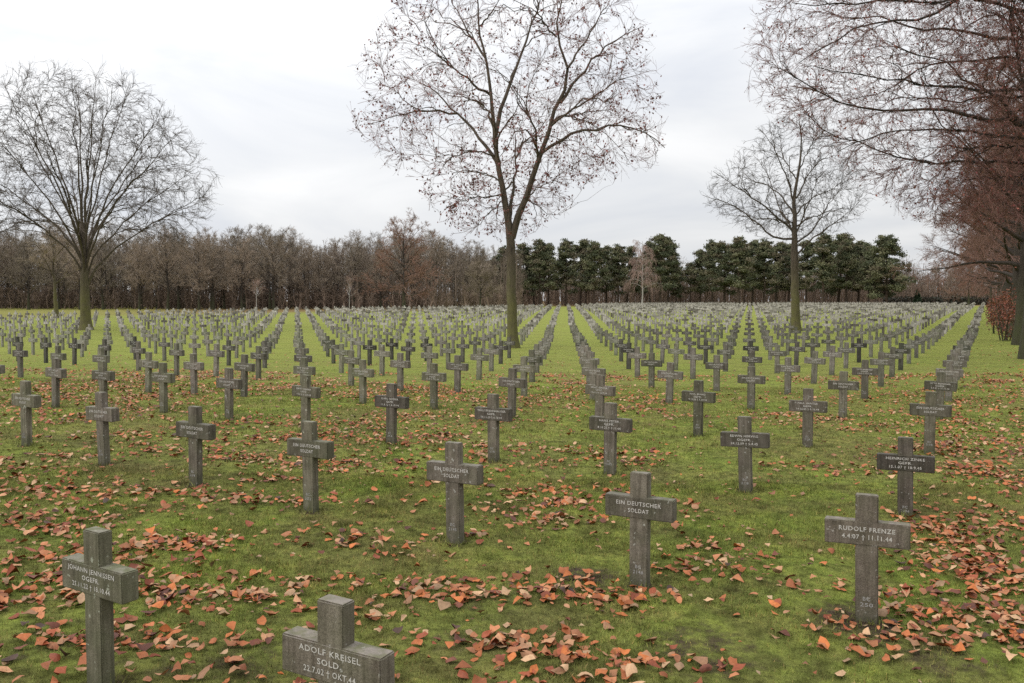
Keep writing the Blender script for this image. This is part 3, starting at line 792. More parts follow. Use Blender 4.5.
def centre_leaves(g, tg, limbs):
    P = tg[3][0]; n = len(P)
    q = P.reshape(-1, 3)
    w = np.clip(VN.fbm(P[:, 0, 0]+P[:, 0, 1]*.7+40, P[:, 0, 2]*1.3+20, .8)-.36, 0, 1)*1.1
    low = (P[:, 0, 2] < 5.6).astype(float); w = w*(.55 + 1.6*low)
    sel = np.nonzero(g.random(n) < w*3.0)[0]
    pts = np.concatenate([P[sel, -1], P[sel, 1][g.random(len(sel)) < .5]])
    cols = np.array([(.19,.06,.055),(.14,.045,.045),(.24,.09,.075),(.10,.04,.04)])[g.integers(0, 4, len(pts))]
    return leaf_cards(pts, .105, cols, g, .8)
traced_tree('oak_tree', (513,348), [(513,349),(512,310),(511,270),(510.5,234)] + C((332,380),(318,310),(312,250),(305,180),(295,110),(283,60),(280,0),(272,-50)), cl,
    'tall forked tree with a few dark red leaves standing alone mid-field, trunk in the centre', 11, .215, 6, centre_twigs, centre_leaves, M_twig_red)

# -- right middle tree -------------------------------------------
def Dp(*pts): return [(660+x/2.846, 100+y/2.846) for x, y in pts]
rl = [
 (Dp((378,372),(330,330),(280,290),(230,255),(170,215),(130,190)), 0, -1.2, .07),
 (Dp((378,395),(320,390),(270,345),(210,300),(150,280),(95,262)), 0, 1.0, .065),
 (Dp((380,325),(350,280),(310,245),(260,225),(215,180)), 0, 1.8, .055),
 (Dp((382,295),(360,220),(330,150),(290,90),(270,70)), 0, -.9, .055),
 (Dp((388,280),(430,200),(470,165),(505,140)), 0, .8, .05),
 (Dp((388,440),(420,410),(460,375),(500,350),(570,335)), 0, -1.0, .06),
 (Dp((390,405),(430,375),(450,345),(480,300),(525,240)), 0, 1.3, .06),
 (Dp((384,330),(420,290),(470,262),(540,255)), 0, -1.8, .05),
 (Dp((388,360),(440,330),(500,312),(535,300)), 0, 2.2, .05),
 (Dp((380,350),(345,345),(290,340),(240,350)), 0, -2.2, .045),
 (Dp((395,200),(430,130),(450,90)), .2, -1.0, .04),
 (Dp((390,230),(355,170),(340,100)), .2, 1.4, .04),
 (Dp((378,380),(340,300),(300,200),(250,140)), 0, 2.6, .05),
 (Dp((386,380),(420,300),(450,220),(480,200)), 0, -2.6, .05),
]
MPROF = [(119,765,815),(140,745,840),(165,715,860),(190,697,868),(210,705,866),(228,735,850),(240,765,825)]
def mid_twigs(g, P, Rr, b):
    f_, rf = reach(g, [(P, Rr)], crown_points(g, b, MPROF, 120), 1.9, 7, .012, .022, .05, .55)
    a, ra = reach(g, [(P, Rr), (f_, rf)], crown_points(g, b, MPROF, 560, gap=.46), 1.9, 5, .011, .022, .05, .55)
    b_, rb = reach(g, [(P, Rr), (f_, rf), (a, ra)], crown_points(g, b, MPROF, 2500, gap=.48), 1.7, 4, .010, .03, .03, .5)
    c, rc = spawn(g, b_, rb, 4, (.15, 1), .48, .18, .6, .3, 3, .09, .03, .012, lmin=.2, tip=.6)
    return [(f_, rf, 5), (a, np.maximum(ra, .0065), 4), (b_, np.maximum(rb, .0052), 3), (c, np.maximum(rc, .0036), 3)]
traced_tree('bare_tree', (796,331), [(796,332),(795,290),(794.5,250)] + Dp((383,330),(380,290),(388,240),(400,160),(402,90),(395,55)), rl,
    'slender bare tree with spreading limbs among the crosses, in front of the pines', 12, .24, 6, mid_twigs, None, M_twig)

# -- big fan-shaped tree on the left --------------------------------
def fan_tree():
    g = np.random.default_rng(21); b = gpt(86, 330)
    tp, tr = trunk_line(g, 4.2, .31, .16, 12, 1.6, .02)
    lp, lr = [], []
    cen = np.array([.15, 0, 7.5]); rad = np.array([6.3, 6.0, 6.75])
    def shell(n, f0, f1, pmax=118):
        cz = g.uniform(math.cos(R(pmax)), 1, n); a_ = g.uniform(0, 2*np.pi, n); f = g.uniform(f0**3, f1**3, n)**(1/3)
        sz = np.sqrt(1-cz*cz); f = f*(1 + .07*np.sin(a_*3+1)*sz + .05*np.sin(cz*7+a_*2))
        return cen + np.stack([sz*np.cos(a_), sz*np.sin(a_), cz], 1)*f[:, None]*rad
    n = 24
    for k in range(n):
        az = k*2.39996 + g.uniform(-.25, .25); q = (k+.5)/n; po = R(4) + R(96)*q**.85
        tgt = cen + np.array([math.sin(po)*math.cos(az), math.sin(po)*math.sin(az), math.cos(po)])*rad*g.uniform(.88, .97)
        st = np.array([tp[0][-1, 0], tp[0][-1, 1], 3.9 - 2.0*q*g.uniform(.35, 1)])
        hd = np.array([math.cos(az), math.sin(az), 0.])
        L = np.linalg.norm(tgt-st); m1 = st + (hd*.30*q + np.array([0, 0, 1]))*L*.30; m2 = st*.38 + tgt*.62 + np.array([0, 0, .14*L*q])
        s_ = np.linspace(0, 1, 12)[:, None]
        B = st*(1-s_)**3 + 3*m1*s_*(1-s_)**2 + 3*m2*s_**2*(1-s_) + tgt*s_**3
        B[2:-1] += g.normal(0, .05, B[2:-1].shape)
        lp.append(B); lr.append(taper(12, g.uniform(.062, .095)*(1.1-.25*q), .010, .75))
    P, Rr = np.array(lp), np.array(lr)
    f_, rf = reach(g, [(P, Rr)], shell(130, .72, .98), 2.2, 8, .013, .015, .02, .55)
    a, ra = reach(g, [(P, Rr), (f_, rf)], shell(1000, .45, 1.0), 2.2, 6, .011, .018, .03, .55)
    b_, rb = reach(g, [(P, Rr), (f_, rf), (a, ra)], shell(4600, .40, 1.03), 2.0, 4, .010, .022, .03, .5)
    c, rc = spawn(g, b_, rb, 5, (.1, 1), .42, .15, .55, .3, 3, .08, .02, .010, None, .22, .6)
    return build_tree('hornbeam_tree', b, 'large bare tree with a fan of upright branches at the left, short mossy trunk', 'tree',
        [(tp, tr, 14), (P, Rr, 7), (f_, rf, 5)], [(a, np.maximum(ra, .0065), 4), (b_, np.maximum(rb, .0055), 3), (c, np.maximum(rc, .0040), 3)], None, M_bark, M_twig)
fan_tree()

# -- generic bare tree prototype ------------------------------------
def bare_proto(name, seed, h, crown0, rad, rtr, mt, mb, nl=16, dens=(8, 6, 5), up=.08, tw=.007, label='x', cat='tree', group=None, ang0=60, leaves=None, shape=1.0, loc=(0,0,0), bias=None, extra=None, minr=.0):
    g = np.random.default_rng(seed)
    tp, tr = trunk_line(g, h*.93, rtr, rtr*.16, 12, 1.4, .06)
    lp, lr = [], []
    for k in range(nl):
        q = (k+.5)/nl; z = crown0 + (h*.9-crown0)*q**1.05
        f = z/(h*.93)*11; i0 = min(int(f), 10); p = tp[0][i0]*(1-(f-i0)) + tp[0][i0+1]*(f-i0)
        az = k*2.39996 + g.uniform(-.5, .5); th = R(ang0)*(1-.6*q) + g.normal(0, .1)
        d = np.array([math.cos(az)*math.sin(th), math.sin(az)*math.sin(th), math.cos(th)])
        L = rad*(1.15-.45*q**1.5*shape)*g.uniform(.8, 1.1)
        pts = [p]
        for s in range(7):
            d = unit(d + g.normal(0, .09, 3) + np.array([0, 0, up*.6])); pts.append(pts[-1] + d*L/7)
        lp.append(pts); lr.append(taper(8, rtr*.36*(1-.6*q), .012, .85))
    P, Rr = np.array(lp), np.array(lr)
    a, ra = spawn(g, P, Rr, dens[0], (.2, .98), .75, .25, .42, .4, 5, .13, up, .015, None, .5, .35, bias=bias)
    b_, rb = spawn(g, a, ra, dens[1], (.15, 1), .7, .25, .52, .35, 3, .15, up*.5, .012, None, .35, .5, bias=bias)
    groups = [(a, np.maximum(ra, tw), 3), (b_, np.maximum(rb, tw), 3)]
    last = b_
    if dens[2]:
        c, rc = spawn(g, b_, rb, dens[2], (.1, 1), .6, .25, .6, .3, 2, .15, up*.3, .012, None, .3, .6, bias=bias)
        groups.append((c, np.maximum(rc, tw*.8), 3)); last = c
    lv = leaves(g, last) if leaves else None
    return build_tree(name, loc, label, cat, [(tp, tr, 9), (P, Rr, 6)], groups, lv, mb, mt, group)

# background wood on the left: individually standing trees, five forms
G_WOOD = 'bare trees along the edge of the left-hand wood'
L_WOOD = 'bare brown deciduous tree standing among others in the wood behind the field'
wood = [bare_proto('woodland_tree', 100+s, 8.6+.5*(s % 3), 1.9+.5*(s % 2), 3.3, .16, M_twig_wood, M_bark_dark, 20, (9, 6, 5), .11, .0075, L_WOOD, 'tree', G_WOOD, ang0=52, shape=.5) for s in range(5)]
first = {}
g = np.random.default_rng(5)
spots = []
for row, (off, step) in enumerate(((0, 26), (7, 22), (14, 20), (24, 18), (36, 18))):
    u = -70 + g.uniform(0, 20)
    while u < 505:
        spots.append((u + g.uniform(-8, 8), row, 101 + off + g.uniform(-2.5, 2.5) + max(0, u-250)*.09)); u += step*g.uniform(.75, 1.25)
used = set()
def GP(u, y): x_ = (u-512)/F*y; return (x_, y, float(TZ(x_, y)))
def put(protos, k, loc, rz, sc, label=None):
    o = protos[k]
    if id(o) not in used and label is None:
        used.add(id(o)); o.location = loc; o.rotation_euler = (0, 0, rz); o.scale = sc; return o
    return copy_tree(o, loc, rz, sc, label)
topy = lambda u: np.interp(u, [-80, 0, 60, 130, 200, 230, 270, 330, 380, 420, 455, 500], [232, 235, 236, 236, 238, 231, 232, 243, 238, 236, 247, 250])
for u, row, y in spots:
    x = (u-512)/F*y; hh = (HOR-topy(u))/F*y + CH - float(TZ((u-512)/F*y, y))
    k = int(g.integers(5)); s = hh/(8.6+.5*(k % 3))*g.uniform(.66, .90)
    put(wood, k, (x, y, float(TZ(x, y))), g.uniform(0, 6.28), (s*1.18, s*1.18, s))
print('wood trees', len(spots))
# dim depths of the wood: trunks and brush that read as one mass
def thicket(name, u0, u1, y, depth, h, n, mt, label, cat='wood'):
    g = np.random.default_rng(abs(int(u0))+9)
    yy = y + g.uniform(0, depth, n); uu = g.uniform(u0, u1, n); xx = (uu-512)/F*yy
    hh = h*g.uniform(.5, 1.1, n)
    P = np.zeros((n, 5, 3)); P[:, :, 0] = xx[:, None] + g.normal(0, .12, (n, 5)); P[:, :, 1] = yy[:, None] + g.normal(0, .12, (n, 5)); P[:, :, 2] = np.linspace(-.1, 1, 5)[None]*hh[:, None] + TZ(xx, yy)[:, None]
    Rr = taper(5, .13, .03)[None]*g.uniform(.4, 1.3, n)[:, None]
    a, ra = spawn(g, P, Rr, 12, (.12, 1), .8, .3, .26, .3, 3, .15, .1, .012, None, .7, .4)
    b_, rb = spawn(g, a, ra, 6, (.1, 1), .75, .3, .5, .3, 2, .2, .05, .012, None, .4, .5)
    v, q = join_tubes([(P, Rr, 5), (a, np.maximum(ra, .014), 3), (b_, np.maximum(rb, .013), 3)])
    tag(link(name, mesh_np(name, v, q, mt)), label, cat, kind='stuff')
thicket('wood_interior', -140, 520, 108, 50, 8.0, 700, M_twig_dark, 'dim brown mass of trunks and brush inside the left-hand wood')
thicket('undergrowth', -160, 520, 105, 30, 2.9, 1150, M_twig_dark, 'low brown brush filling the foot of the left-hand wood', 'undergrowth')
thicket('wood_interior', 470, 1010, 166, 50, 8.5, 620, M_twig_dark, 'brown bare wood filling the gaps behind the pines')
thicket('undergrowth', 480, 1020, 156, 34, 6.0, 1300, M_twig_dark, 'low brown brush between and behind the pine trunks', 'undergrowth')

# small tree left of the fan tree, mossy trunk
s_ = gpt(57, 318)
bare_proto('bare_tree', 301, 6.2, 2.6, 2.6, .17, M_twig_wood, M_bark, 13, (8, 6, 4), .09, .008, 'small bare tree with straight mossy trunk just left of the fan-shaped tree', 'tree', loc=s_)
# round-headed trees standing in front of the wood
b_ = GP(404, 95)
bare_proto('rusty_tree', 311, 8.8, 1.6, 4.9, .22, M_twig_rust, M_bark_dark, 22, (9, 7, 5), .02, .010, 'broad reddish-brown tree with feathery top standing before the wood', 'tree', loc=b_, ang0=82)
b_ = GP(480, 98)
bare_proto('round_tree', 312, 4.6, 1.5, 2.5, .12, M_twig_wood, M_bark_dark, 18, (9, 7, 5), .05, .010, 'small round-crowned bare tree on the grass strip left of the pines', 'tree', loc=b_, ang0=80)
# thin pale young trees
G_Y = None
for u, y, h, lab in ((349, 88, 3.6, 'thin pale-stemmed young tree at the far edge, right of two such saplings'), (257, 84, 3.0, 'thin pale-stemmed young tree at the far edge, left of two such saplings')):
    bare_proto('young_birch', 330+u, h, 1.6, .8, .05, M_twig_birch, M_bark_birch, 9, (5, 4, 0), .12, .006, lab, 'sapling', loc=GP(u, y))
# weeping birch among the pines
def weeping_birch():
    g = np.random.default_rng(77); y = 135; h = 10.6
    tp, tr = trunk_line(g, h, .13, .02, 12, 1.3, .05)
    lp = []
    for k in range(26):
        q = (k+.5)/26; z = 2.6 + (h-3)*q; az = k*2.4; d = np.array([math.cos(az)*.8, math.sin(az)*.8, .8]); pts = [np.array([0, 0, z])]
        L = 2.9*(1.15-.7*q)
        for s in range(6): d = unit(d + np.array([0, 0, -.16]) + g.normal(0, .08, 3)); pts.append(pts[-1]+d*L/6)
        lp.append(pts)
    P = np.array(lp); Rr = np.repeat(taper(7, .045, .012)[None], 26, 0)
    a, ra = spawn(g, P, Rr, 12, (.2, 1), .8, .3, .5, .2, 4, .1, -.45, .012, None, .7, .5)
    b2, rb = spawn(g, a, ra, 7, (.1, 1), .6, .3, .7, .2, 3, .1, -.7, .012, None, .6, .6)
    build_tree('weeping_birch', GP(642, y), 'pale pinkish weeping birch in front of the dark pines', 'tree', [(tp, tr, 8), (P, Rr, 5)], [(a, np.maximum(ra, .010), 3), (b2, np.maximum(rb, .009), 3)], None, M_bark_birch, M_twig_birch)
weeping_birch()

# -- pines ------------------------------------------------------------
def pine_proto(seed, h, lo, rad, name='pine_tree', nb=64, qp=.8):
    g = np.random.default_rng(seed)
    tp, tr = trunk_line(g, h*.97, .21, .04, 12, 1.3, .09)
    lp, lr, cp, cr_ = [], [], [], []
    for k in range(nb):
        q = g.random()**qp; z = lo*h + (1-lo)*h*.95*q
        f = z/(h*.97)*11; i0 = min(int(f), 10); p = tp[0][i0]*(1-(f-i0)) + tp[0][i0+1]*(f-i0)
        az = g.uniform(0, 6.28); L = rad*(1.05-.75*q**1.6)*g.uniform(.45, 1.15)
        d = np.array([math.cos(az), math.sin(az), g.uniform(-.05, .5)]); pts = [p + unit(d)*L*s/4 + np.array([0, 0, .06*L*(s/4)**2]) for s in range(5)]
        lp.append(pts); lr.append(taper(5, .05, .015))
        for s in (.5, .78, 1.0):
            if g.random() < .85:
                cp.append(p + unit(d)*L*s + g.normal(0, .22, 3)); cr_.append(g.uniform(.32, .80)*(.7+.5*s)*(1-.35*q))
    for _ in range(4): cp.append(tp[0][-1] + g.normal(0, .35, 3)); cr_.append(.55)
    cp, cr_ = np.array(cp), np.array(cr_)
    m = 110; n = len(cp)
    o = g.normal(0, .52, (n, m, 3))*cr_[:, None, None]*np.array([1, 1, .55])
    pts = (cp[:, None]+o).reshape(-1, 3)
    base = np.array([(.132,.138,.074),(.100,.110,.060),(.160,.156,.088),(.080,.090,.052),(.14,.12,.078)])[g.integers(0, 5, n)]
    cols = np.repeat(base, m, 0)*g.uniform(.7, 1.3, (n*m, 1))
    v, fl, c = leaf_cards(pts, .25, cols, g, -.7)
    e = empty(name, (0, 0, 0)); tag(e, 'dark green pine with bare lower trunk in the pine stand behind the field', 'pine tree', 'pines in the stand behind the field')
    vv, qq = join_tubes([(tp, tr, 8), (np.array(lp), np.array(lr), 4)]); link('trunk', mesh_np('trunk', vv, qq, M_bark_pine, True), e)
    me = mesh_np('crown', v, fl, M_needle); vcol(me, c); link('crown', me, e)
    return e
pines = [pine_proto(400+s, 12, (.22, .30, .20, .27)[s], (2.7, 2.3, 3.0, 2.5)[s]) for s in range(4)]
g = np.random.default_rng(8)
pts = [(492,258,150),(505,246,146),(522,240,142),(540,238,139),(548,247,152),(566,241,141),(580,243,148),(594,240,139),(606,246,152),(618,245,143),(627,243,150),(650,241,146),(660,239,142),(668,243,152),(676,262,156),
       (690,262,160),(700,250,152),(712,243,148),(724,238,142),(738,234,139),(752,240,150),(764,236,142),(776,240,151),(788,246,156),(806,238,148),(822,231,140),(838,236,150),(846,243,142),(858,240,152),(868,244,146),(534,252,160),(586,256,160),(640,256,162),(744,250,162),(830,250,162)]
for k, (u, v, y) in enumerate(pts):
    hh = (HOR-v)/F*y + CH - float(TZ((u-512)/F*y, y)); s = hh/12.2
    put(pines, k % 4, GP(u, y), g.uniform(0, 6.28), (s*1.12*g.uniform(.85, 1.2), s*1.12, s*g.uniform(.92, 1.06)))
big = pine_proto(431, 11.8, .13, 4.2, nb=130, qp=1.15); big.location = GP(886, 138); big.scale = (1.05, 1.05, 1.0)
big['label'] = 'broad dark pine at the right-hand end of the pine stand, tallest and fullest crown'; del big['group']
# small conifer
def conifer():
    g = np.random.default_rng(88); n = 1500; h = 2.7
    z = (1-np.sqrt(g.random(n)))*h; r = (1-z/h)*.85*np.sqrt(g.random(n)); a = g.uniform(0, 6.28, n)
    pts = np.stack([r*np.cos(a), r*np.sin(a), z+.12], 1)
    cols = np.array([(.03,.045,.022)])*g.uniform(.6, 1.4, (n, 1))
    v, fl, c = leaf_cards(pts, .3, cols, g, .6)
    e = empty('small_fir', GP(917, 140)); tag(e, 'small cone-shaped dark fir at the far right end of the field', 'fir tree')
    tp, tr = trunk_line(g, 1.2, .07, .04, 6)
    vv, qq = join_tubes([(tp, tr, 7)]); link('trunk', mesh_np('trunk', vv, qq, M_bark_pine), e)
    me = mesh_np('crown', v, fl, M_needle); vcol(me, c); link('crown', me, e)
conifer()

# -- hedge at the far right --------------------------------------------
def leaf_mass(name, label, cat, loc, dims, n, size, pal, seed, rz=0, stem=M_bark_dark, box=False):
    g = np.random.default_rng(seed)
    if box: o = g.uniform(-.5, .5, (n, 3)); o[:, 2] += .5; o *= np.array(dims)
    else:
        o = unit(g.normal(0, 1, (n, 3)))*(g.random((n, 1))**.5)*.5; o[:, 2] += .5
        o *= np.array(dims); o += (VN.fbm(o[:, 0]*3+seed, o[:, 2]*3, 1)[:, None]-.5)*.4*unit(g.normal(0, 1, (n, 3)))
    cols = np.array(pal)[g.integers(0, len(pal), n)]*g.uniform(.7, 1.3, (n, 1))
    v, fl, c = leaf_cards(o, size, cols, g, .2)
    v[:, 2] = np.maximum(v[:, 2], .01)
    e = empty(name, loc, rz); tag(e, label, cat)
    st = []
    for _ in range(14):
        p0 = np.array([g.uniform(-.3, .3)*dims[0], g.uniform(-.3, .3)*dims[1], -.05]); p1 = p0 + np.array([g.normal(0, .15)*dims[0], g.normal(0, .15)*dims[1], dims[2]*g.uniform(.6, .95)])
        st.append([p0*(1-t)+p1*t for t in np.linspace(0, 1, 5)])
    vv, qq = join_tubes([(np.array(st), np.repeat(taper(5, .03, .008)[None], 14, 0), 5)]); link('stem', mesh_np('stem', vv, qq, stem), e)
    me = mesh_np('foliage', v, fl, M_leaf); vcol(me, c); link('foliage', me, e)
    return e
leaf_mass('clipped_hedge', 'low dark clipped hedge closing the far right end of the field', 'hedge', GP(955, 156), (27, 1.6, 1.5), 5200, .34, [(.03,.028,.02),(.045,.035,.022),(.03,.036,.02)], 61, box=True)

# ---------------------------------------------------------------- avenue of beeches on the right
AD = AV/np.linalg.norm(AV); T1p = gpt(1022, 345)[:2]
def along(t): q = T1p + AD*t; return np.array([q[0], q[1], float(TZ(q[0], q[1]))])
def beech_leaves(p, zmax, cols):
    def f(g, last):
        n = len(last); w = (g.random(n) < p*np.where(last[:, 0, 2] < zmax, 1, .15))
        pts = last[w, -1]; c = np.array(cols)[g.integers(0, len(cols), len(pts))]
        return leaf_cards(pts, .085, c, g, .5)
    return f
COPPER = [(.24,.075,.042),(.30,.11,.06),(.17,.05,.035)]
G_AV = 'beeches of the avenue along the right-hand path'
bees = [bare_proto('beech_tree', 500+s, 12.5, 2.7, 4.1, .30, M_twig_beech, M_bark_dark, 26, (10, 8, 6), .02, .0055, 'beech', 'tree', G_AV, ang0=74, leaves=beech_leaves(.03, 5, COPPER), bias=(0, 0, -.12)) for s in range(2)]
names = ['thick-trunked beech at the right picture edge, first trunk fully in view', 'beech behind the first visible avenue trunk, second along the path', 'third beech along the path on the right', 'fourth beech along the path on the right',
         'fifth beech along the path on the right', 'sixth beech along the path on the right', 'seventh beech along the path on the right', 'eighth beech along the path on the right', 'ninth beech along the path on the right',
         'tenth beech along the path on the right, before the hedge', 'farthest beech of the avenue, nearest the hedge']
for k in range(11):
    p = along(k*6.4 + (k > 5)*(k-5)*2.5); s = .98 - .03*(k % 3)
    if k < 2: o = bees[k]; o.location = p; o.rotation_euler = (0, 0, 1.1*k)
    else: o = copy_tree(bees[k % 2], p, 2.1*k, (s, s, s))
    o['label'] = names[k]
# nearest beech: trunk just outside the frame, limbs reaching over the lawn
def Bp(*pts): return [(740+x/3.415, y/3.415) for x, y in pts]
def near_beech():
    g = np.random.default_rng(41)
    q = T1p - AD*9.0; b = np.array([q[0]+.1, q[1], float(TZ(q[0], q[1]))]); y0 = b[1]
    tp, tr = trunk_line(g, 11.5, .36, .10, 12, 1.4, .05)
    lines = [
     (Bp((970,430),(930,405),(860,415),(780,395),(700,370),(600,370),(520,380),(440,375),(370,360),(290,320),(220,285),(140,235)), -.2, -.8, .075),
     (Bp((860,-60),(740,0),(680,45),(600,65),(520,72),(440,85),(370,110),(300,155),(200,215)), -.4, -1.6, .065),
     (Bp((1010,135),(850,125),(760,105),(650,100),(560,90),(470,50),(380,60),(300,40)), 0, .9, .06),
     (Bp((1000,760),(860,590),(800,530),(740,470),(690,430),(640,330),(610,240)), 1.8, 2.4, .07),
     (Bp((1010,560),(860,550),(760,550),(660,555),(560,545),(480,520),(400,490),(310,460),(240,400)), .6, 1.2, .05),
     (Bp((970,430),(900,350),(800,290),(740,250),(690,200),(610,190),(520,150)), -.1, .6, .06),
     (Bp((1030,230),(930,200),(800,210),(700,215),(620,235),(520,300),(420,330)), .3, 1.6, .05),
     (Bp((1020,300),(900,310),(780,300),(640,290),(500,270),(380,250),(250,225)), 0, -1.8, .05),
     (Bp((1010,50),(900,20),(760,-10),(640,10),(500,0),(330,20),(180,10)), -.2, -2.2, .055),
     (Bp((1030,480),(920,470),(800,450),(680,440),(560,445),(430,470),(330,520)), .2, -1.2, .045),
     (Bp((1000,20),(880,-60),(700,-90),(520,-80),(360,-60),(200,-50)), .4, .8, .055),
     (Bp((1030,180),(960,100),(900,60),(820,60),(720,150),(640,180)), .6, 2.8, .05),
     (Bp((1030,620),(930,600),(820,610),(740,618)), .8, 1.2, .035),
     (Bp((1010,500),(900,500),(780,500),(640,505)), .5, -.2, .035),
     (Bp((1000,380),(960,250),(930,120),(890,20)), 0, .4, .07),
     (Bp((1000,330),(840,330),(740,350),(620,330),(520,340)), .4, 2.6, .045)]
    lp, lr = [], []; NL = len(lines)
    for ln, o0, o1, ra in lines:
        n = len(ln); P = np.array([ppt(u, v, y0 + o0 + (o1-o0)*k/(n-1)) - b for k, (u, v) in enumerate(ln)])
        z = max(1.8, P[0, 2] - (.25*P[0, 0] if P[0, 0] > 0 else -.35*P[0, 0]))   # start on the trunk
        f = min(z/11.5, .98)*11; i0 = int(f); st = tp[0][i0]*(1-(f-i0)) + tp[0][min(i0+1, 11)]*(f-i0)
        P = np.vstack([st, P])
        lp.append(smooth_line(P, 14, .03, g)); lr.append(taper(14, ra, .010, .8))
    for k in range(22):        # the side away from the lawn and the top
        z = 3 + 8*(k+.5)/22; az = g.uniform(-1.4, 1.4); d = np.array([math.cos(az), math.sin(az), .5]); pts_ = [np.array([0, 0, z])]
        for s in range(6): d = unit(d + g.normal(0, .1, 3)); pts_.append(pts_[-1]+d*(5.2-.25*z)/6)
        lp.append(smooth_line(np.array(pts_), 14)); lr.append(taper(14, .06, .010, .8))
    P, Rr = np.array(lp), np.array(lr)
    BPROF = [(-70,800,1075),(-30,770,1075),(0,752,1070),(50,738,1070),(90,742,1066),(120,775,1062),(150,815,1060),(180,850,1058),(205,885,1056),(222,915,1054)]
    def over(n):
        t = crown_points(g, b, BPROF, n, .55); return t
    f_, rf = reach(g, [(P[:NL], Rr[:NL])], over(300), 3.2, 9, .0095, .02, -.02, .6)
    a, ra = reach(g, [(P[:NL], Rr[:NL]), (f_, rf)], over(1900), 3.0, 6, .0088, .025, -.03, .6)
    b2, rb = reach(g, [(P[:NL], Rr[:NL]), (f_, rf), (a, ra)], over(6500), 2.6, 4, .008, .03, -.03, .55)
    BP2 = [(-70,905,1085),(20,915,1080),(100,925,1075),(170,932,1070),(232,940,1066)]
    a2, ra2 = reach(g, [(P, Rr), (f_, rf), (a, ra)], crown_points(g, b, BP2, 1100, 1.0), 2.6, 6, .0088, .025, -.02, .6)
    b3, rb3 = reach(g, [(f_, rf), (a, ra), (a2, ra2)], crown_points(g, b, BP2, 3600, 1.0), 2.4, 4, .008, .03, -.02, .55)
    a, ra = np.concatenate([a, a2]), np.concatenate([ra, ra2]); b2, rb = np.concatenate([b2, b3]), np.concatenate([rb, rb3])
    c, rc = spawn(g, b2, rb, 5, (.1, 1), .42, .15, .62, .3, 3, .09, -.02, .009, None, .18, .6, bias=(-.14, 0, -.05))
    d_, rd = spawn(g, P[NL:], Rr[NL:], 9, (.2, 1), .7, .2, .35, .4, 5, .1, 0, .012, None, .6, .35)
    e_, re = spawn(g, d_, rd, 7, (.2, 1), .7, .2, .5, .4, 4, .1, 0, .01, None, .4, .45)
    w = g.random(len(c)) < .11
    pts2 = c[w, -1]; cols = np.array([(.22,.06,.05),(.26,.085,.06),(.16,.042,.042)])[g.integers(0, 3, len(pts2))]
    build_tree('beech_tree', b, 'nearest beech, its trunk out of view, long red-twigged limbs overhanging the upper right corner', 'tree',
        [(tp, tr, 12), (P, Rr, 7), (f_, rf, 5)], [(a, np.maximum(ra, .0045), 4), (b2, np.maximum(rb, .0033), 3), (c, np.maximum(rc, .0025), 3), (d_, np.maximum(rd, .004), 3), (e_, np.maximum(re, .004), 3)],
        leaf_cards(pts2, .07, cols, g, .5), M_bark_dark, M_twig_red, G_AV)
near_beech()
# rust-leaved beech growth at the foot of the avenue trunks
SH = [(.19,.055,.032),(.25,.085,.045),(.13,.045,.03),(.21,.10,.06),(.10,.06,.04)]
lab = ['nearest rust-red leafy beech shrub at the foot of the avenue trunks, right edge', 'second rust-red leafy beech shrub along the avenue foot', 'third rust-red leafy beech shrub along the avenue foot', 'fourth rust-red leafy beech shrub along the avenue foot', 'farthest rust-red leafy beech shrub along the avenue foot']
for k, t in enumerate((3.0, 9.5, 15.5, 22, 29)):
    p = along(t) + np.array([-.25, 0, 0]); s = leaf_mass('beech_shrub', lab[k], 'shrub', p, (1.5, 3.6, 2.3-.12*k), 1500, .10, SH, 700+k)
    s['group'] = 'rust-leaved shrubs at the foot of the avenue'
# reddish and brown trees closing the avenue's far end
for k, (u, y, h, r_, mt, lb) in enumerate(((968, 118, 8.4, 3.4, M_twig_rust, 'reddish bare tree closing the far end of the path, beside the hedge'), (990, 108, 9.6, 3.4, M_twig_rust, 'tall reddish bare tree at the far end of the avenue'),
      (938, 160, 7.0, 3.4, M_twig_wood, 'low brown bare tree behind the dark hedge'), (905, 166, 7.6, 3.0, M_twig_wood, 'brown bare tree behind the hedge next to the broad pine'), (955, 168, 7.4, 3.6, M_twig_wood, 'brown bare tree behind the hedge, further right'), (1006, 150, 9.0, 3.4, M_twig_rust, 'rusty bare tree behind the avenue trunks at the far right'))):
    bare_proto('background_tree', 800+k, h, 1.0, r_, .16, mt, M_bark_dark, 18, (9, 7, 4), .06, .010, lb, 'tree', loc=GP(u, y), ang0=75)

# ---------------------------------------------------------------- light, sky, camera
w = bpy.data.worlds.new('World'); scene.world = w; w.use_nodes = True
nt = w.node_tree; nt.nodes.clear()
out = nd(nt, 'ShaderNodeOutputWorld'); bg = nd(nt, 'ShaderNodeBackground'); bg.inputs[1].default_value = .1
sky = nd(nt, 'ShaderNodeTexSky', sky_type='NISHITA'); sky.sun_disc = False
SUN_EL, SUN_AZ = R(40), R(-112)          # azimuth clockwise from +Y
sky.sun_elevation = SUN_EL; sky.sun_rotation = SUN_AZ; sky.air_density = 1; sky.dust_density = 3
tc = nd(nt, 'ShaderNodeTexCoord'); sx = nd(nt, 'ShaderNodeSeparateXYZ'); nt.links.new(tc.outputs['Generated'], sx.inputs[0])
mp = nd(nt, 'ShaderNodeMapping'); mp.inputs['Scale'].default_value = (1.3, 1.3, 4.2); mp.inputs['Location'].default_value = (3.1, 1.7, .4)
nt.links.new(tc.outputs['Generated'], mp.inputs[0])
n1 = noise(nt, mp.outputs[0], 2.1, 7, .52, .5)
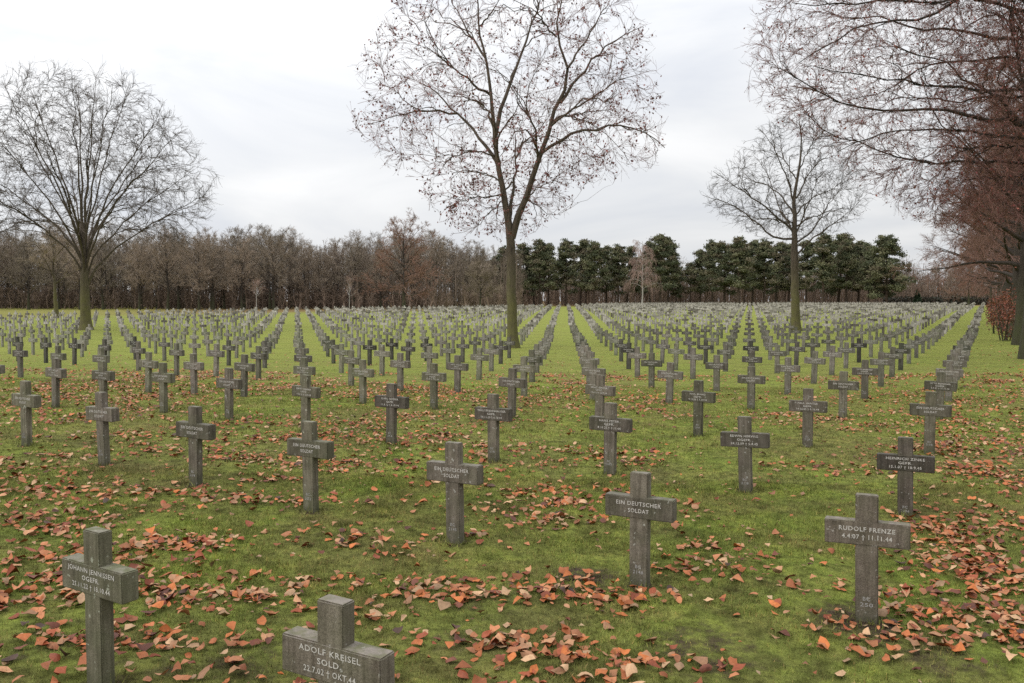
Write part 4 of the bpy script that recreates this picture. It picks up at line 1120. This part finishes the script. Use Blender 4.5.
cloud = ramp(nt, n1, [(.34, (8.3,8.6,9.2)), (.44, (9.2,9.4,9.75)), (.53, (10.0,10.1,10.25)), (.66, (11.2,11.2,11.2))])
zc = math_n(nt, 'MAXIMUM', sx.outputs[2], 0.0)
lum = math_n(nt, 'ADD', .93, math_n(nt, 'MULTIPLY', math_n(nt, 'POWER', zc, 1.5), 1.25))      # overcast: brighter towards the zenith
dp = nd(nt, 'ShaderNodeVectorMath', operation='DOT_PRODUCT'); nt.links.new(tc.outputs['Generated'], dp.inputs[0])
dp.inputs[1].default_value = (math.sin(SUN_AZ)*math.cos(SUN_EL), math.cos(SUN_AZ)*math.cos(SUN_EL), math.sin(SUN_EL))
lum = math_n(nt, 'MULTIPLY', lum, math_n(nt, 'ADD', 1.0, math_n(nt, 'MULTIPLY', dp.outputs['Value'], .24)))
cm = nd(nt, 'ShaderNodeVectorMath', operation='SCALE'); nt.links.new(cloud, cm.inputs[0]); nt.links.new(lum, cm.inputs['Scale'])
fin = mix(nt, .90, sky.outputs[0], cm.outputs[0])
nt.links.new(fin, bg.inputs[0]); nt.links.new(bg.outputs[0], out.inputs[0])
sl = bpy.data.lights.new('sun', 'SUN'); sl.energy = 1.3; sl.angle = R(16); sl.color = (1, .96, .9)
so = bpy.data.objects.new('sun', sl); COL.objects.link(so)
dv = np.array([math.sin(SUN_AZ)*math.cos(SUN_EL), math.cos(SUN_AZ)*math.cos(SUN_EL), math.sin(SUN_EL)])
import mathutils
so.rotation_euler = mathutils.Vector(dv).to_track_quat('Z', 'Y').to_euler(); so.location = tuple(dv*60)

cam = bpy.data.cameras.new('camera'); co = bpy.data.objects.new('camera', cam); COL.objects.link(co)
cam.sensor_width = 36; cam.lens = F/1024*36; cam.clip_end = 3000; cam.clip_start = .05
co.location = (0, 0, CH); co.rotation_euler = (math.pi/2 - PIT, 0, 0)
scene.camera = co
vs = scene.view_settings; vs.view_transform = 'Standard'; vs.look = 'None'; vs.exposure = 0; vs.gamma = 1; vs.use_curve_mapping = False
scene.cycles.max_bounces = 5; scene.cycles.diffuse_bounces = 3; scene.cycles.use_denoising = False
